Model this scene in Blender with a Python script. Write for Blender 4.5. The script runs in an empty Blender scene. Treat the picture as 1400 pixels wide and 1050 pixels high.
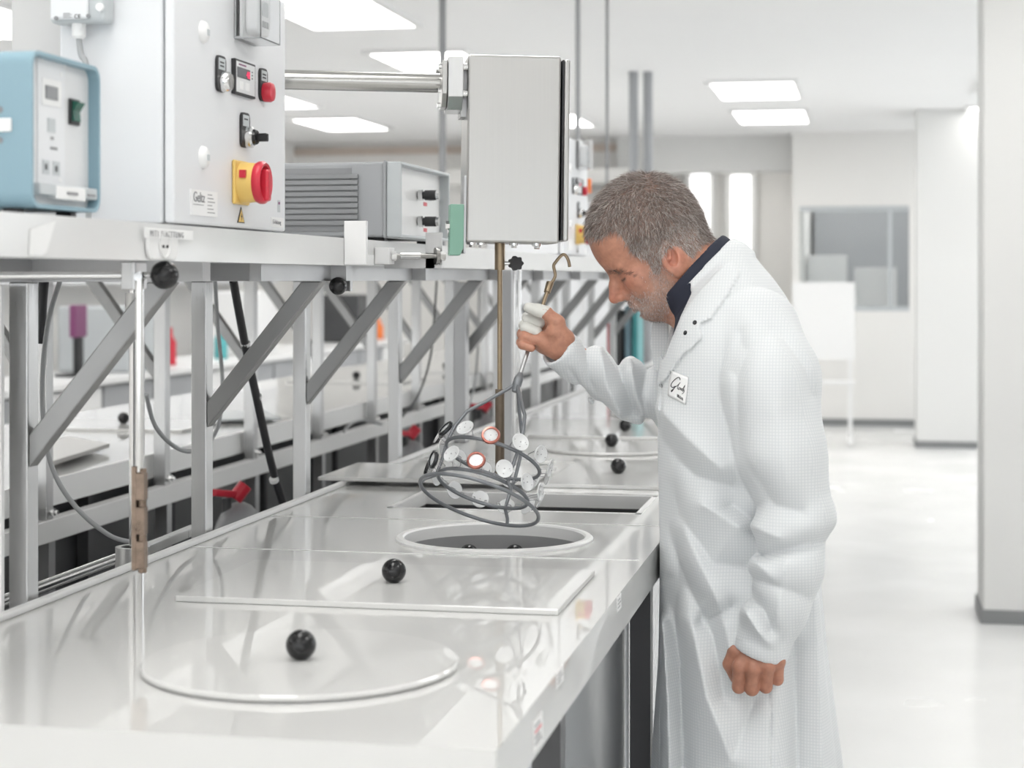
import bpy, bmesh, math, random
import numpy as np
from mathutils import Vector, Matrix, noise as mnoise

# ------------------------------------------------------------------ camera
sc = bpy.context.scene
COL = sc.collection
FPX = 2450.0
YAW = math.atan2(484.0, FPX)
CS, SN = math.cos(YAW), math.sin(YAW)
ZC = 1.5
HV = 381.0            # horizon row of the photograph
cam_d = bpy.data.cameras.new('camera')
cam = bpy.data.objects.new('camera', cam_d); COL.objects.link(cam)
cam_d.sensor_width = 36; cam_d.sensor_fit = 'HORIZONTAL'
cam_d.lens = 36 * FPX / 1400.0
cam_d.shift_y = -(525 - HV) / 1400.0
cam.location = (0, 0, ZC)
cam.rotation_euler = (math.pi / 2, 0, YAW)
cam_d.dof.use_dof = True
cam_d.dof.focus_distance = 3.15
cam_d.dof.aperture_fstop = 5.0
cam_d.clip_start = 0.05
sc.camera = cam

# ------------------------------------------------------------------ world, daylight, exposure
world = bpy.data.worlds.new('world'); sc.world = world
world.use_nodes = True
bgn = world.node_tree.nodes['Background']
bgn.inputs[0].default_value = (0.93, 0.97, 1.0, 1)
bgn.inputs[1].default_value = 3.4
sc.view_settings.view_transform = 'Standard'
sc.view_settings.look = 'None'
sc.view_settings.gamma = 1.0
sc.view_settings.use_curve_mapping = False
sc.view_settings.exposure = 0.0
LAMP = 6.4            # emission strength of the ceiling panels

ROOM = dict(x0=-6.2, x1=4.5, y0=-4.0, y1=22.0, h=3.0)
WIN_ADDED = [(6.1 + 3.1 * i, 8.7 + 3.1 * i) for i in range(5)]      # openings added to the unseen right wall to let light in
WINF_ADDED = [(-5.6, -3.4), (-3.0, -0.8), (-0.4, 1.8), (2.2, 4.2)]     # openings added behind the camera to light camera-facing surfaces
for i, (a, b) in enumerate(WIN_ADDED):
    ld = bpy.data.lights.new('window_daylight', 'AREA'); ld.shape = 'RECTANGLE'
    ld.size = b - a; ld.size_y = 1.75
    ld.cycles.is_portal = True  # steers world light through the added right-wall openings
    lo = bpy.data.objects.new('window_daylight', ld); COL.objects.link(lo)
    lo.location = (ROOM['x1'] + 0.05, (a + b) / 2, 1.825)
    lo.rotation_euler = (math.pi / 2, 0, math.pi / 2)

for i, (a, b) in enumerate(WINF_ADDED):
    ld = bpy.data.lights.new('window_daylight', 'AREA'); ld.shape = 'RECTANGLE'
    ld.size = b - a; ld.size_y = 1.15
    ld.cycles.is_portal = True  # portal for an invented opening behind the camera
    lo = bpy.data.objects.new('window_daylight', ld); COL.objects.link(lo)
    lo.location = ((a + b) / 2, ROOM['y0'] - 0.05, 1.525)
    lo.rotation_euler = (math.pi / 2, 0, 0)

# ------------------------------------------------------------------ pixel -> place helpers
def cxy(u):
    t = (u - 700.0) / FPX
    return (-SN + t * CS, CS + t * SN)        # X and Y per metre of depth
def P(u, v, d):
    a, b = cxy(u); return Vector((a * d, b * d, ZC - (v - HV) * d / FPX))
def PZ(u, v, z):
    return P(u, v, (ZC - z) * FPX / (v - HV))
def PX(u, v, x):
    return P(u, v, x / cxy(u)[0])
def PY(u, v, y):
    return P(u, v, y / cxy(u)[1])

# ------------------------------------------------------------------ materials
def nodes_of(m):
    m.use_nodes = True
    nt = m.node_tree
    return nt, nt.nodes['Principled BSDF']
def setin(b, name, v):
    if name in b.inputs: b.inputs[name].default_value = v
def mat(name, col, rough=0.5, metal=0.0, spec=0.5, var=0.0, vscale=8.0, bump=0.0, bscale=60.0, bdist=0.002,
        aniso=None, trans=0.0, ior=1.45, emit=None, estr=0.0, rvar=0.0, sheen=0.0, coat=0.0, sss=0.0):
    m = bpy.data.materials.new(name); nt, b = nodes_of(m)
    N, L = nt.nodes, nt.links
    c = tuple(col) + (1,)
    setin(b, 'Base Color', c); setin(b, 'Roughness', rough); setin(b, 'Metallic', metal)
    setin(b, 'Specular IOR Level', spec); setin(b, 'IOR', ior); setin(b, 'Transmission Weight', trans)
    setin(b, 'Sheen Weight', sheen); setin(b, 'Coat Weight', coat)
    if sss:
        setin(b, 'Subsurface Weight', sss); setin(b, 'Subsurface Radius', (0.012, 0.004, 0.002)); setin(b, 'Subsurface Scale', 0.5)
    if emit: setin(b, 'Emission Color', tuple(emit) + (1,)); setin(b, 'Emission Strength', estr)
    tc = N.new('ShaderNodeTexCoord')
    src = tc.outputs['Object']
    if aniso:
        mp = N.new('ShaderNodeMapping'); mp.inputs['Scale'].default_value = aniso
        L.new(src, mp.inputs['Vector']); src = mp.outputs['Vector']
    if var or rvar:
        nz = N.new('ShaderNodeTexNoise'); nz.inputs['Scale'].default_value = vscale; nz.inputs['Detail'].default_value = 4
        L.new(src, nz.inputs['Vector'])
        if var:
            mx = N.new('ShaderNodeMix'); mx.data_type = 'RGBA'
            mx.inputs[6].default_value = tuple(x * (1 - var) for x in col) + (1,)
            mx.inputs[7].default_value = tuple(min(1, x * (1 + var)) for x in col) + (1,)
            L.new(nz.outputs['Fac'], mx.inputs[0]); L.new(mx.outputs[2], b.inputs['Base Color'])
        if rvar:
            mr = N.new('ShaderNodeMapRange'); mr.inputs[1].default_value = 0.3; mr.inputs[2].default_value = 0.7
            mr.inputs[3].default_value = max(0.0, rough - rvar); mr.inputs[4].default_value = rough + rvar
            L.new(nz.outputs['Fac'], mr.inputs[0]); L.new(mr.outputs[0], b.inputs['Roughness'])
    if bump:
        n2 = N.new('ShaderNodeTexNoise'); n2.inputs['Scale'].default_value = bscale; n2.inputs['Detail'].default_value = 3
        L.new(src, n2.inputs['Vector'])
        bp = N.new('ShaderNodeBump'); bp.inputs['Strength'].default_value = bump; bp.inputs['Distance'].default_value = bdist
        L.new(n2.outputs['Fac'], bp.inputs['Height']); L.new(bp.outputs['Normal'], b.inputs['Normal'])
    return m

M = {}
M['wall'] = mat('white_wall_paint', (0.83, 0.82, 0.80), 0.75, var=0.02, vscale=1.5, bump=0.08, bscale=120)
M['column'] = mat('pale_column_paint', (0.74, 0.74, 0.73), 0.6, var=0.02, vscale=2.0, bump=0.08, bscale=120)
M['ceiling'] = mat('ceiling_paint', (0.93, 0.93, 0.93), 0.9, var=0.015, vscale=1.0)
M['floor'] = mat('pale_resin_floor', (0.80, 0.80, 0.79), 0.22, var=0.03, vscale=1.2, rvar=0.06, bump=0.03, bscale=5)
M['base'] = mat('grey_baseboard', (0.23, 0.235, 0.24), 0.5, var=0.04)
M['pp'] = mat('white_polypropylene', (0.67, 0.668, 0.657), 0.008, var=0.015, vscale=2.0, bump=0.035, bscale=6.0, bdist=0.0012, spec=0.5, ior=1.75)
M['pp_lid'] = mat('white_lid_plastic', (0.70, 0.698, 0.687), 0.008, var=0.01, vscale=3.0, bump=0.03, bscale=5.0, bdist=0.001, spec=0.5, ior=1.75)
M['pp_mat'] = mat('matt_white_plastic', (0.78, 0.78, 0.775), 0.3, var=0.015, vscale=4.0)
M['white'] = mat('white_enamel', (0.84, 0.84, 0.84), 0.3, var=0.01, vscale=4.0)
M['shelfw'] = mat('shelf_plastic', (0.74, 0.745, 0.745), 0.16, var=0.015, vscale=3.0)
M['cab'] = mat('cabinet_enamel', (0.76, 0.77, 0.79), 0.35, var=0.01, vscale=4.0, bump=0.03, bscale=300, bdist=0.0005)
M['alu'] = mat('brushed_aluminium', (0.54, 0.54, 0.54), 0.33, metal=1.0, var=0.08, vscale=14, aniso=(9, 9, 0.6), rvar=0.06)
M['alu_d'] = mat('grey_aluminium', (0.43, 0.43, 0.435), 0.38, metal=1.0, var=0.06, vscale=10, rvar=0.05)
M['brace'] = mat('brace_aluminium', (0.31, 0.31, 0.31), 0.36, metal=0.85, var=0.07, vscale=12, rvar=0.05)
M['rail'] = mat('white_rail', (0.90, 0.90, 0.895), 0.25, var=0.02, vscale=5)
M['steel'] = mat('brushed_stainless_steel', (0.43, 0.424, 0.413), 0.29, metal=1.0, var=0.03, vscale=4, aniso=(70, 70, 1.5), rvar=0.015)
M['steel_d'] = mat('turned_steel_tube', (0.44, 0.435, 0.42), 0.2, metal=1.0, var=0.05, vscale=6)
M['chrome'] = mat('polished_chrome', (0.72, 0.72, 0.72), 0.12, metal=1.0, var=0.04, vscale=10)
M['black'] = mat('glossy_black_bakelite', (0.012, 0.012, 0.013), 0.09, var=0.1, vscale=30)
M['blackm'] = mat('black_rubber', (0.03, 0.03, 0.032), 0.5, var=0.1, vscale=30)
M['dark'] = mat('dark_grey_tank', (0.06, 0.061, 0.064), 0.35, var=0.12, vscale=4)
M['grey'] = mat('mid_grey_plastic', (0.26, 0.265, 0.275), 0.42, var=0.05, vscale=6)
M['grey2'] = mat('slate_grey_plastic', (0.36, 0.37, 0.385), 0.4, var=0.04, vscale=6)
M['grey3'] = mat('pale_grey_plastic', (0.53, 0.56, 0.575), 0.4, var=0.03, vscale=6)
M['tank'] = mat('tank_inside_grey', (0.30, 0.30, 0.305), 0.4, var=0.08, vscale=6)
M['tankrim'] = mat('tank_rim_steel', (0.55, 0.55, 0.55), 0.32, metal=0.6, var=0.06, vscale=10)
M['blue'] = mat('blue_enamel', (0.25, 0.385, 0.455), 0.4, var=0.04, vscale=5)
M['face'] = mat('grey_front_plate', (0.73, 0.735, 0.745), 0.4, var=0.01)
M['red'] = mat('red_plastic', (0.60, 0.030, 0.055), 0.28, var=0.05)
M['yellow'] = mat('yellow_plastic', (0.80, 0.55, 0.16), 0.4, var=0.05)
M['green'] = mat('green_plastic', (0.20, 0.37, 0.29), 0.45, var=0.06, vscale=12)
M['green_d'] = mat('dark_green_rocker', (0.015, 0.11, 0.075), 0.2, var=0.1)
M['brass'] = mat('tarnished_brass', (0.30, 0.235, 0.16), 0.36, metal=0.9, var=0.25, vscale=40)
M['rust'] = mat('tarnished_dark_rod', (0.16, 0.125, 0.095), 0.45, metal=0.7, var=0.3, vscale=45)
M['copper'] = mat('mottled_copper_rod', (0.25, 0.19, 0.15), 0.34, metal=0.85, var=0.55, vscale=70, rvar=0.1)
M['wire'] = mat('grey_coated_wire', (0.20, 0.21, 0.225), 0.34, metal=0.35, var=0.08, vscale=30)
M['clip'] = mat('fine_steel_clip', (0.35, 0.35, 0.36), 0.3, metal=0.9, var=0.1, vscale=60)
M['clear'] = mat('clear_disc', (0.93, 0.94, 0.95), 0.06, trans=0.30, ior=1.46, spec=0.8, var=0.03, vscale=40)
M['rose'] = mat('rose_gold', (0.48, 0.19, 0.155), 0.22, metal=0.9, var=0.1, vscale=40)
M['darkring'] = mat('gunmetal_ring', (0.05, 0.052, 0.056), 0.2, metal=0.6, var=0.1, vscale=40)
M['cable'] = mat('grey_cable', (0.40, 0.41, 0.42), 0.45, var=0.05)
M['cableb'] = mat('black_cable', (0.035, 0.035, 0.038), 0.42, var=0.1)
M['paper'] = mat('white_label_paper', (0.86, 0.86, 0.86), 0.5, var=0.01)
M['ink'] = mat('black_print', (0.05, 0.05, 0.055), 0.6, var=0.05)
M['inkg'] = mat('grey_print', (0.30, 0.30, 0.31), 0.6, var=0.05)
M['screen'] = mat('dark_screen', (0.13, 0.135, 0.15), 0.15, var=0.05)
M['led'] = mat('red_led_digits', (0.5, 0.02, 0.08), 0.4, emit=(0.9, 0.03, 0.12), estr=0.9)
M['lamp'] = mat('lit_diffuser', (0.9, 0.9, 0.9), 0.6, emit=(1.0, 0.985, 0.955), estr=LAMP)
M['clearbox'] = mat('clear_plastic_cover', (0.95, 0.96, 0.97), 0.05, trans=0.93, ior=1.2)
M['glass'] = mat('window_glass', (0.93, 0.95, 0.95), 0.02, trans=0.96, ior=1.1)
M['teal'] = mat('teal_plastic', (0.10, 0.42, 0.44), 0.4, var=0.05)
M['purple'] = mat('plum_plastic', (0.22, 0.06, 0.16), 0.4, var=0.05)
M['orange'] = mat('orange_plastic', (0.85, 0.22, 0.05), 0.4, var=0.05)
M['wood'] = mat('beige_trim', (0.58, 0.50, 0.44), 0.5, var=0.1, vscale=6)
M['mirror'] = mat('polished_steel_panel', (0.55, 0.565, 0.59), 0.16, metal=0.35, var=0.03, bump=0.05, bscale=4, bdist=0.002)
M['legm'] = mat('dark_steel_leg', (0.085, 0.085, 0.09), 0.4, metal=0.3, var=0.08)

# ------------------------------------------------------------------ mesh builder
class MB:
    def __init__(s): s.v = []; s.f = []
    def add(s, vs, fs):
        n = len(s.v); s.v += [tuple(p) for p in vs]; s.f += [tuple(i + n for i in f) for f in fs]; return s
    def box(s, x0, x1, y0, y1, z0, z1, mtx=None):
        vs = [Vector((x, y, z)) for x in (x0, x1) for y in (y0, y1) for z in (z0, z1)]
        if mtx is not None: vs = [mtx @ p for p in vs]
        return s.add(vs, [(0, 1, 3, 2), (4, 6, 7, 5), (0, 4, 5, 1), (2, 3, 7, 6), (0, 2, 6, 4), (1, 5, 7, 3)])
    def beam(s, a, b, w, h, up=(0, 0, 1)):
        a, b = Vector(a), Vector(b); t = (b - a).normalized(); up = Vector(up)
        sx = t.cross(up).normalized() * (w / 2); sz = sx.cross(t).normalized() * (h / 2)
        vs = [p + i * sx + j * sz for p in (a, b) for i, j in ((-1, -1), (1, -1), (1, 1), (-1, 1))]
        return s.add(vs, [(3, 2, 1, 0), (4, 5, 6, 7), (0, 1, 5, 4), (1, 2, 6, 5), (2, 3, 7, 6), (3, 0, 4, 7)])
    def cyl(s, a, b, r0, r1=None, n=20, cap=True):
        r1 = r0 if r1 is None else r1
        a, b = Vector(a), Vector(b); t = (b - a).normalized()
        ax = t.orthogonal().normalized(); ay = t.cross(ax)
        vs = []
        for p, r in ((a, r0), (b, r1)):
            for i in range(n):
                q = 2 * math.pi * i / n; vs.append(p + (ax * math.cos(q) + ay * math.sin(q)) * r)
        fs = [(i, (i + 1) % n, n + (i + 1) % n, n + i) for i in range(n)]
        if cap: fs += [tuple(range(n))[::-1], tuple(range(n, 2 * n))]
        return s.add(vs, fs)
    def tube(s, pts, r, n=10, closed=False, cap=True):
        pts = [Vector(p) for p in pts]; m = len(pts)
        rs = r if isinstance(r, (list, tuple)) else [r] * m
        prev = None; rings = []
        for i, p in enumerate(pts):
            if closed: t = (pts[(i + 1) % m] - pts[i - 1]).normalized()
            else: t = (pts[min(i + 1, m - 1)] - pts[max(i - 1, 0)]).normalized()
            ax = t.orthogonal().normalized() if prev is None else (prev - t * prev.dot(t)).normalized()
            prev = ax; ay = t.cross(ax)
            rings.append([p + (ax * math.cos(2 * math.pi * k / n) + ay * math.sin(2 * math.pi * k / n)) * rs[i] for k in range(n)])
        vs = [q for ring in rings for q in ring]; fs = []
        for i in range(m if closed else m - 1):
            j = (i + 1) % m
            off = 0
            if closed and j == 0:       # align the last ring with the first
                d = [(rings[0][k] - rings[-1][0]).length for k in range(n)]; off = d.index(min(d))
            for k in range(n):
                fs.append((i * n + k, i * n + (k + 1) % n, j * n + (k + 1 + off) % n, j * n + (k + off) % n))
        if cap and not closed: fs += [tuple(range(n))[::-1], tuple(range((m - 1) * n, m * n))]
        return s.add(vs, fs)
    def sphere(s, c, r, n=24, m=14, sz=1.0):
        c = Vector(c); prof = []
        for i in range(m + 1):
            q = math.pi * i / m; prof.append((r * math.sin(q), -r * sz * math.cos(q)))
        return s.lathe(c, (0, 0, 1), prof, n)
    def lathe(s, c, axis, prof, n=32):
        c = Vector(c); t = Vector(axis).normalized(); ax = t.orthogonal().normalized(); ay = t.cross(ax)
        vs = []; idx = []
        for (r, h) in prof:
            if r < 1e-6: idx.append([len(vs)]); vs.append(c + t * h)
            else:
                idx.append(list(range(len(vs), len(vs) + n)))
                for k in range(n):
                    q = 2 * math.pi * k / n; vs.append(c + t * h + (ax * math.cos(q) + ay * math.sin(q)) * r)
        fs = []
        for a, b in zip(idx[:-1], idx[1:]):
            for k in range(n):
                k2 = (k + 1) % n
                if len(a) == 1 and len(b) == 1: continue
                if len(a) == 1: fs.append((a[0], b[k2], b[k]))
                elif len(b) == 1: fs.append((a[k], a[k2], b[0]))
                else: fs.append((a[k], a[k2], b[k2], b[k]))
        return s.add(vs, fs)
    def prism(s, poly, d):                       # 3-D polygon extruded by vector d
        poly = [Vector(p) for p in poly]; n = len(poly); d = Vector(d)
        return s.add(poly + [p + d for p in poly],
                     [tuple(range(n))[::-1], tuple(range(n, 2 * n))] + [(i, (i + 1) % n, n + (i + 1) % n, n + i) for i in range(n)])
    def build(s, name, m, parent=None, smooth=False, bevel=0.0, seg=2, angle=35):
        me = bpy.data.meshes.new(name); me.from_pydata(s.v, [], s.f)
        bm = bmesh.new(); bm.from_mesh(me); bmesh.ops.recalc_face_normals(bm, faces=bm.faces); bm.to_mesh(me); bm.free()
        return link(name, me, m, parent, smooth, bevel, seg, angle)
def link(name, me, m, parent=None, smooth=False, bevel=0.0, seg=2, angle=35):
    if m is not None:
        me.materials.clear(); me.materials.append(M[m] if isinstance(m, str) else m)
    o = bpy.data.objects.new(name, me); COL.objects.link(o)
    if smooth:
        me.shade_smooth()
        me.set_sharp_from_angle(angle=math.radians(angle + 5))
    if bevel:
        md = o.modifiers.new('bevel', 'BEVEL'); md.width = bevel; md.segments = seg; md.limit_method = 'ANGLE'; md.angle_limit = math.radians(angle)
        md.harden_normals = False
    if parent is not None: setparent(o, parent)
    return o
def setparent(o, parent):
    o.parent = parent
    o.matrix_parent_inverse = parent_world(parent).inverted()
def parent_world(p):
    return p.matrix_basis.copy() if p.parent is None else parent_world(p.parent) @ p.matrix_parent_inverse @ p.matrix_basis
def empty(name, loc=(0, 0, 0)):
    o = bpy.data.objects.new(name, None); COL.objects.link(o); o.location = loc; o.empty_display_size = 0.05
    return o
def tag(o, label=None, cat=None, group=None, kind=None):
    if label: o['label'] = label
    if cat: o['category'] = cat
    if group: o['group'] = group
    if kind: o['kind'] = kind
    return o
def thing(name, label, cat, loc=(0, 0, 0), group=None, kind=None):
    return tag(empty(name, loc), label, cat, group, kind)
def part_label(o, label): o['label'] = label; return o
def copy_obj(o, parent=None, loc=None, shift=None):
    c = o.copy(); COL.objects.link(c)
    if parent is not None:
        mi = o.matrix_parent_inverse.copy(); c.parent = parent; c.matrix_parent_inverse = mi
    if loc is not None: c.location = loc
    if shift is not None: c.location = c.location + Vector(shift)
    return c
def copy_tree(o, shift=None):
    c = copy_obj(o, None, shift=shift)
    for ch in list(o.children):
        k = copy_obj(ch, c)
        for g in list(ch.children): copy_obj(g, k)
    return c
def text(name, s, loc, right, up, size, m, parent, shear=0.0, align='LEFT', off=0.0006, spacing=1.0):
    cu = bpy.data.curves.new(name, 'FONT'); cu.body = s; cu.size = size; cu.extrude = 0.0002; cu.shear = shear
    cu.align_x = align; cu.space_character = spacing
    cu.materials.append(M[m] if isinstance(m, str) else m)
    tmp = bpy.data.objects.new(name, cu); COL.objects.link(tmp)
    me = bpy.data.meshes.new_from_object(tmp); bpy.data.objects.remove(tmp)
    me.name = name
    o = bpy.data.objects.new(name, me); COL.objects.link(o)
    r = Vector(right).normalized(); n = r.cross(Vector(up)).normalized(); u = n.cross(r)
    mt = Matrix(((r.x, u.x, n.x, 0), (r.y, u.y, n.y, 0), (r.z, u.z, n.z, 0), (0, 0, 0, 1)))
    o.matrix_basis = Matrix.Translation(Vector(loc) + n * off) @ mt
    if parent is not None: setparent(o, parent)
    return o
def smoothpath(pts, n=8):
    pts = [Vector(p) for p in pts]; out = []
    for i in range(len(pts) - 1):
        p0 = pts[max(i - 1, 0)]; p1 = pts[i]; p2 = pts[i + 1]; p3 = pts[min(i + 2, len(pts) - 1)]
        for k in range(n):
            t = k / n
            out.append(0.5 * ((2 * p1) + (p2 - p0) * t + (2 * p0 - 5 * p1 + 4 * p2 - p3) * t * t + (3 * p1 - p0 - 3 * p2 + p3) * t ** 3))
    out.append(pts[-1]); return out
def rrect(hw, hh, r, n=6):                       # rounded rectangle outline, centred
    out = []
    for cx, cy, a0 in ((hw - r, hh - r, 0), (-hw + r, hh - r, 90), (-hw + r, -hh + r, 180), (hw - r, -hh + r, 270)):
        for k in range(n + 1):
            q = math.radians(a0 + 90 * k / n); out.append((cx + r * math.cos(q), cy + r * math.sin(q)))
    return out

# ------------------------------------------------------------------ the room
x0, x1, y0, y1, H = ROOM['x0'], ROOM['x1'], ROOM['y0'], ROOM['y1'], ROOM['h']
def struct(name, mb, m, **k):
    o = mb.build(name, m, **k); o['kind'] = 'structure'; return o
struct('floor', MB().box(x0 - .2, x1 + .2, y0 - .2, y1 + .2, -0.1, 0), 'floor')
struct('ceiling', MB().box(x0 - .2, x1 + .2, y0 - .2, y1 + .2, H, H + 0.1), 'ceiling')
struct('wall_left', MB().box(x0 - .2, x0, y0, y1, 0, H), 'wall')
struct('wall_back', MB().box(x0 - .2, x1 + .2, y1, y1 + .2, 0, H), 'wall')
wfr = MB().box(x0 - .2, x1 + .2, y0 - .2, y0, 0, .95).box(x0 - .2, x1 + .2, y0 - .2, y0, 2.1, H)
edges = [x0 - .2] + [q for ab in WINF_ADDED for q in ab] + [x1 + .2]
for i in range(0, len(edges), 2): wfr.box(edges[i], edges[i + 1], y0 - .2, y0, 0.95, 2.1)
struct('wall_front', wfr, 'wall')
wr = MB().box(x1, x1 + .2, y0, y1, 0, 0.95).box(x1, x1 + .2, y0, y1, 2.7, H)
edges = [y0] + [q for ab in WIN_ADDED for q in ab] + [y1]
for i in range(0, len(edges), 2): wr.box(x1, x1 + .2, edges[i], edges[i + 1], 0.95, 2.7)
struct('wall_right', wr, 'wall')
for i, (a, b) in enumerate(WIN_ADDED):
    w = MB()
    for (p, q, r, t) in ((a, a + .05, .95, 2.7), (b - .05, b, .95, 2.7), (a + .05, b - .05, .95, 1.0), (a + .05, b - .05, 2.65, 2.7), ((a + b) / 2 - .025, (a + b) / 2 + .025, 1.0, 2.65)):
        w.box(x1 + .06, x1 + .12, p, q, r, t)
    struct('window_%d' % (i + 1), w, 'white')  # frame of an unseen right-wall window, added for its light
for i, (a, b) in enumerate(WINF_ADDED):
    w = MB()
    for (p, q, r, t) in ((a, a + .05, .95, 2.1), (b - .05, b, .95, 2.1), (a + .05, b - .05, .95, 1.0), (a + .05, b - .05, 2.05, 2.1)):
        w.box(p, q, y0 - .12, y0 - .06, r, t)
    struct('window_%d' % (i + 20), w, 'white')  # frame of a made-up window behind the camera, there as fill light
# near column with grey skirting, far column
def column(n, xa, xb, ya, yb):
    struct('wall_column_%s' % n, MB().box(xa, xb, ya, yb, 0, H), 'column', bevel=0.008)
    struct('baseboard_column_%s' % n, MB().box(xa - .012, xb + .012, ya - .012, yb + .012, 0, 0.06), 'base', bevel=0.004)
column('near', 0.50, 1.05, 8.05, 8.45)
column('far', 0.44, 0.97, 16.3, 16.9)
# far booth: partition with a glazed opening
bx0, bx1, by = -0.74, 0.50, 18.6
bw = MB()
zg0, zg1 = 1.17, 2.24
bw.box(bx0, bx0 + .07, by, by + .1, 0, H); bw.box(bx1 - .07, bx1 + 1.5, by, by + .1, 0, H)
bw.box(bx0 + .07, bx1 - .07, by, by + .1, 0, zg0); bw.box(bx0 + .07, bx1 - .07, by, by + .1, zg1, H)
bw.box(bx0, bx0 + .1, by + .1, y1, 0, H)
struct('wall_partition', bw, 'wall')
wf = struct('window_9', MB().box(bx0 + .07, bx1 - .07, by + .02, by + .05, zg0, zg0 + .05).box(bx0 + .07, bx1 - .07, by + .02, by + .05, zg1 - .05, zg1)
            .box(0.22, 0.26, by + .02, by + .05, zg0 + .05, zg1 - .05), 'grey3')
MB().box(bx0 + .07, .22, by + .03, by + .036, zg0 + .05, zg1 - .05).build('pane', 'glass', wf)
MB().box(.26, bx1 - .07, by + .03, by + .036, zg0 + .05, zg1 - .05).build('pane', 'glass', wf)
struct('baseboard_partition', MB().box(bx0 - .01, bx1 + 1.5, by - .012, by, 0, 0.07), 'base')
# lintel and tall bright glazed doors in the far recess
struct('trim_1', MB().box(-2.6, bx0, 18.9, 19.2, 2.62, H), 'column')
for i, (ua, ub, va, vb) in enumerate(((945, 970, 215, 560), (1000, 1026, 240, 560))):
    a, b = PY(ua, va, 21.9), PY(ub, vb, 21.9)
    d = struct('door_%d' % (i + 1), MB().box(a.x - .08, b.x + .08, 21.86, 21.99, 0, a.z + .08), 'column')
    MB().box(a.x, b.x, 21.84, 21.86, .1, a.z).build('pane', mat('daylit_door_glass', (.9, .92, .92), .3, emit=(1, 1, 1), estr=1.6), d)
# side wall left of the far recess
struct('wall_recess', MB().box(-6.2, -2.3, 19.0, 19.15, 0, H), 'wall')
struct('trim_2', MB().box(-6.2, -2.3, 18.96, 19.0, 2.86, 2.94), 'wood')
# ceiling light panels
for X, Y, lab in ((-1.5, 20.6, 'lit white ceiling panel in the recess before the bright doors'), (-.1, 20.2, 'lit white ceiling panel inside the far booth')):  # two lamps put in to brighten the dark recess and booth
    t = thing('ceiling_light', lab, 'ceiling light', (X, Y, H), 'ceiling light panels')
    MB().box(X - .35, X + .35, Y - .65, Y + .65, H - .012, H).build('frame', 'white', t)
    MB().box(X - .31, X + .31, Y - .61, Y + .61, H - .022, H - .0125).build('diffuser', 'lamp', t)
for c, X in enumerate((-4.95, -2.90, -0.85, 1.2)):
    for r, Y in enumerate((-2.9, -0.45, 2.0, 4.45, 6.9, 9.6, 12.0, 14.25, 16.6)):
        if c == 2 and r in (5, 6): continue
        side = ('beside the left wall', 'left of the benches', 'over the benches', 'over the walkway')[c]
        nth = ('ninth', 'eighth', 'seventh', 'sixth', 'fifth', 'fourth', 'third', 'second', 'first')[r]
        t = thing('ceiling_light', 'lit white ceiling panel %s, %s from the far wall' % (side, nth), 'ceiling light', (X, Y, H), 'ceiling light panels')
        fr = MB()
        for a in ((-.35, -.31, -.65, .65), (.31, .35, -.65, .65), (-.31, .31, -.65, -.61), (-.31, .31, .61, .65)):
            fr.box(X + a[0], X + a[1], Y + a[2], Y + a[3], H - .025, H)
        fr.build('frame', 'white', t)
        MB().box(X - .31, X + .31, Y - .61, Y + .61, H - .018, H - .002).build('diffuser', 'lamp', t)
# ------------------------------------------------------------------ process bench in front
BX0, BX1, BZ = -1.195, -0.369, 1.02
BY0, BY1 = 1.786, 10.4
HC, HR = Vector((-0.672, 3.235)), 0.166          # round opening
SQ = (-0.985, -0.45, 3.634, 3.94)                # rectangular opening
def plate_round_hole(mb, xa, xb, ya, yb, c, r, z0, z1, n=64):
    top, bot = [], []
    vs = []; ring = []; outer = []
    for k in range(n):
        q = 2 * math.pi * k / n; dx, dy = math.cos(q), math.sin(q)
        ring.append((c.x + r * dx, c.y + r * dy))
        tx = ((xb - c.x) / dx if dx > 0 else (xa - c.x) / dx) if abs(dx) > 1e-9 else 1e9
        ty = ((yb - c.y) / dy if dy > 0 else (ya - c.y) / dy) if abs(dy) > 1e-9 else 1e9
        t = min(tx, ty); outer.append((c.x + t * dx, c.y + t * dy))
    corners = [(xb, yb), (xa, yb), (xa, ya), (xb, ya)]
    for z in (z0, z1):
        vs += [(p[0], p[1], z) for p in ring] + [(p[0], p[1], z) for p in outer] + [(p[0], p[1], z) for p in corners]
    fs = []; S = 2 * n + 4
    for k in range(n):
        k2 = (k + 1) % n
        a, b = outer[k], outer[k2]; mid = []
        for ci, cpt in enumerate(corners):
            qa = math.atan2(a[1] - c.y, a[0] - c.x); qb = math.atan2(b[1] - c.y, b[0] - c.x); qc = math.atan2(cpt[1] - c.y, cpt[0] - c.x)
            if qb < qa: qb += 2 * math.pi
            if qc < qa - 1e-9: qc += 2 * math.pi
            if qa + 1e-6 < qc < qb - 1e-6: mid = [2 * n + ci]
        f = [k, n + k] + mid + [n + k2, k2]
        fs.append(tuple(i + S for i in f)); fs.append(tuple(f[::-1]))
        fs.append((k, k2, k2 + S, k + S))
    mb.add(vs, fs)
bench = thing('process_bench', 'long glossy white process bench with openings along its top', 'bench', (-0.78, BY0, 0))
ZT = BZ - 0.03
top = MB()
ya, yb = HC.y - 0.2, HC.y + 0.2
top.box(BX0, BX1, BY0, ya, ZT, BZ)
plate_round_hole(top, BX0 + .03, BX1 - .03, ya, yb, HC, HR + 0.002, ZT, BZ)
top.box(BX0, BX0 + .03, ya, yb, ZT, BZ); top.box(BX1 - .03, BX1, ya, yb, ZT, BZ)
top.box(BX0, BX1, yb, SQ[2], ZT, BZ)
top.box(BX0, SQ[0], SQ[2], SQ[3], ZT, BZ); top.box(SQ[1], BX1, SQ[2], SQ[3], ZT, BZ)
top.box(BX0, BX1, SQ[3], BY1, ZT, BZ)
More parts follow.
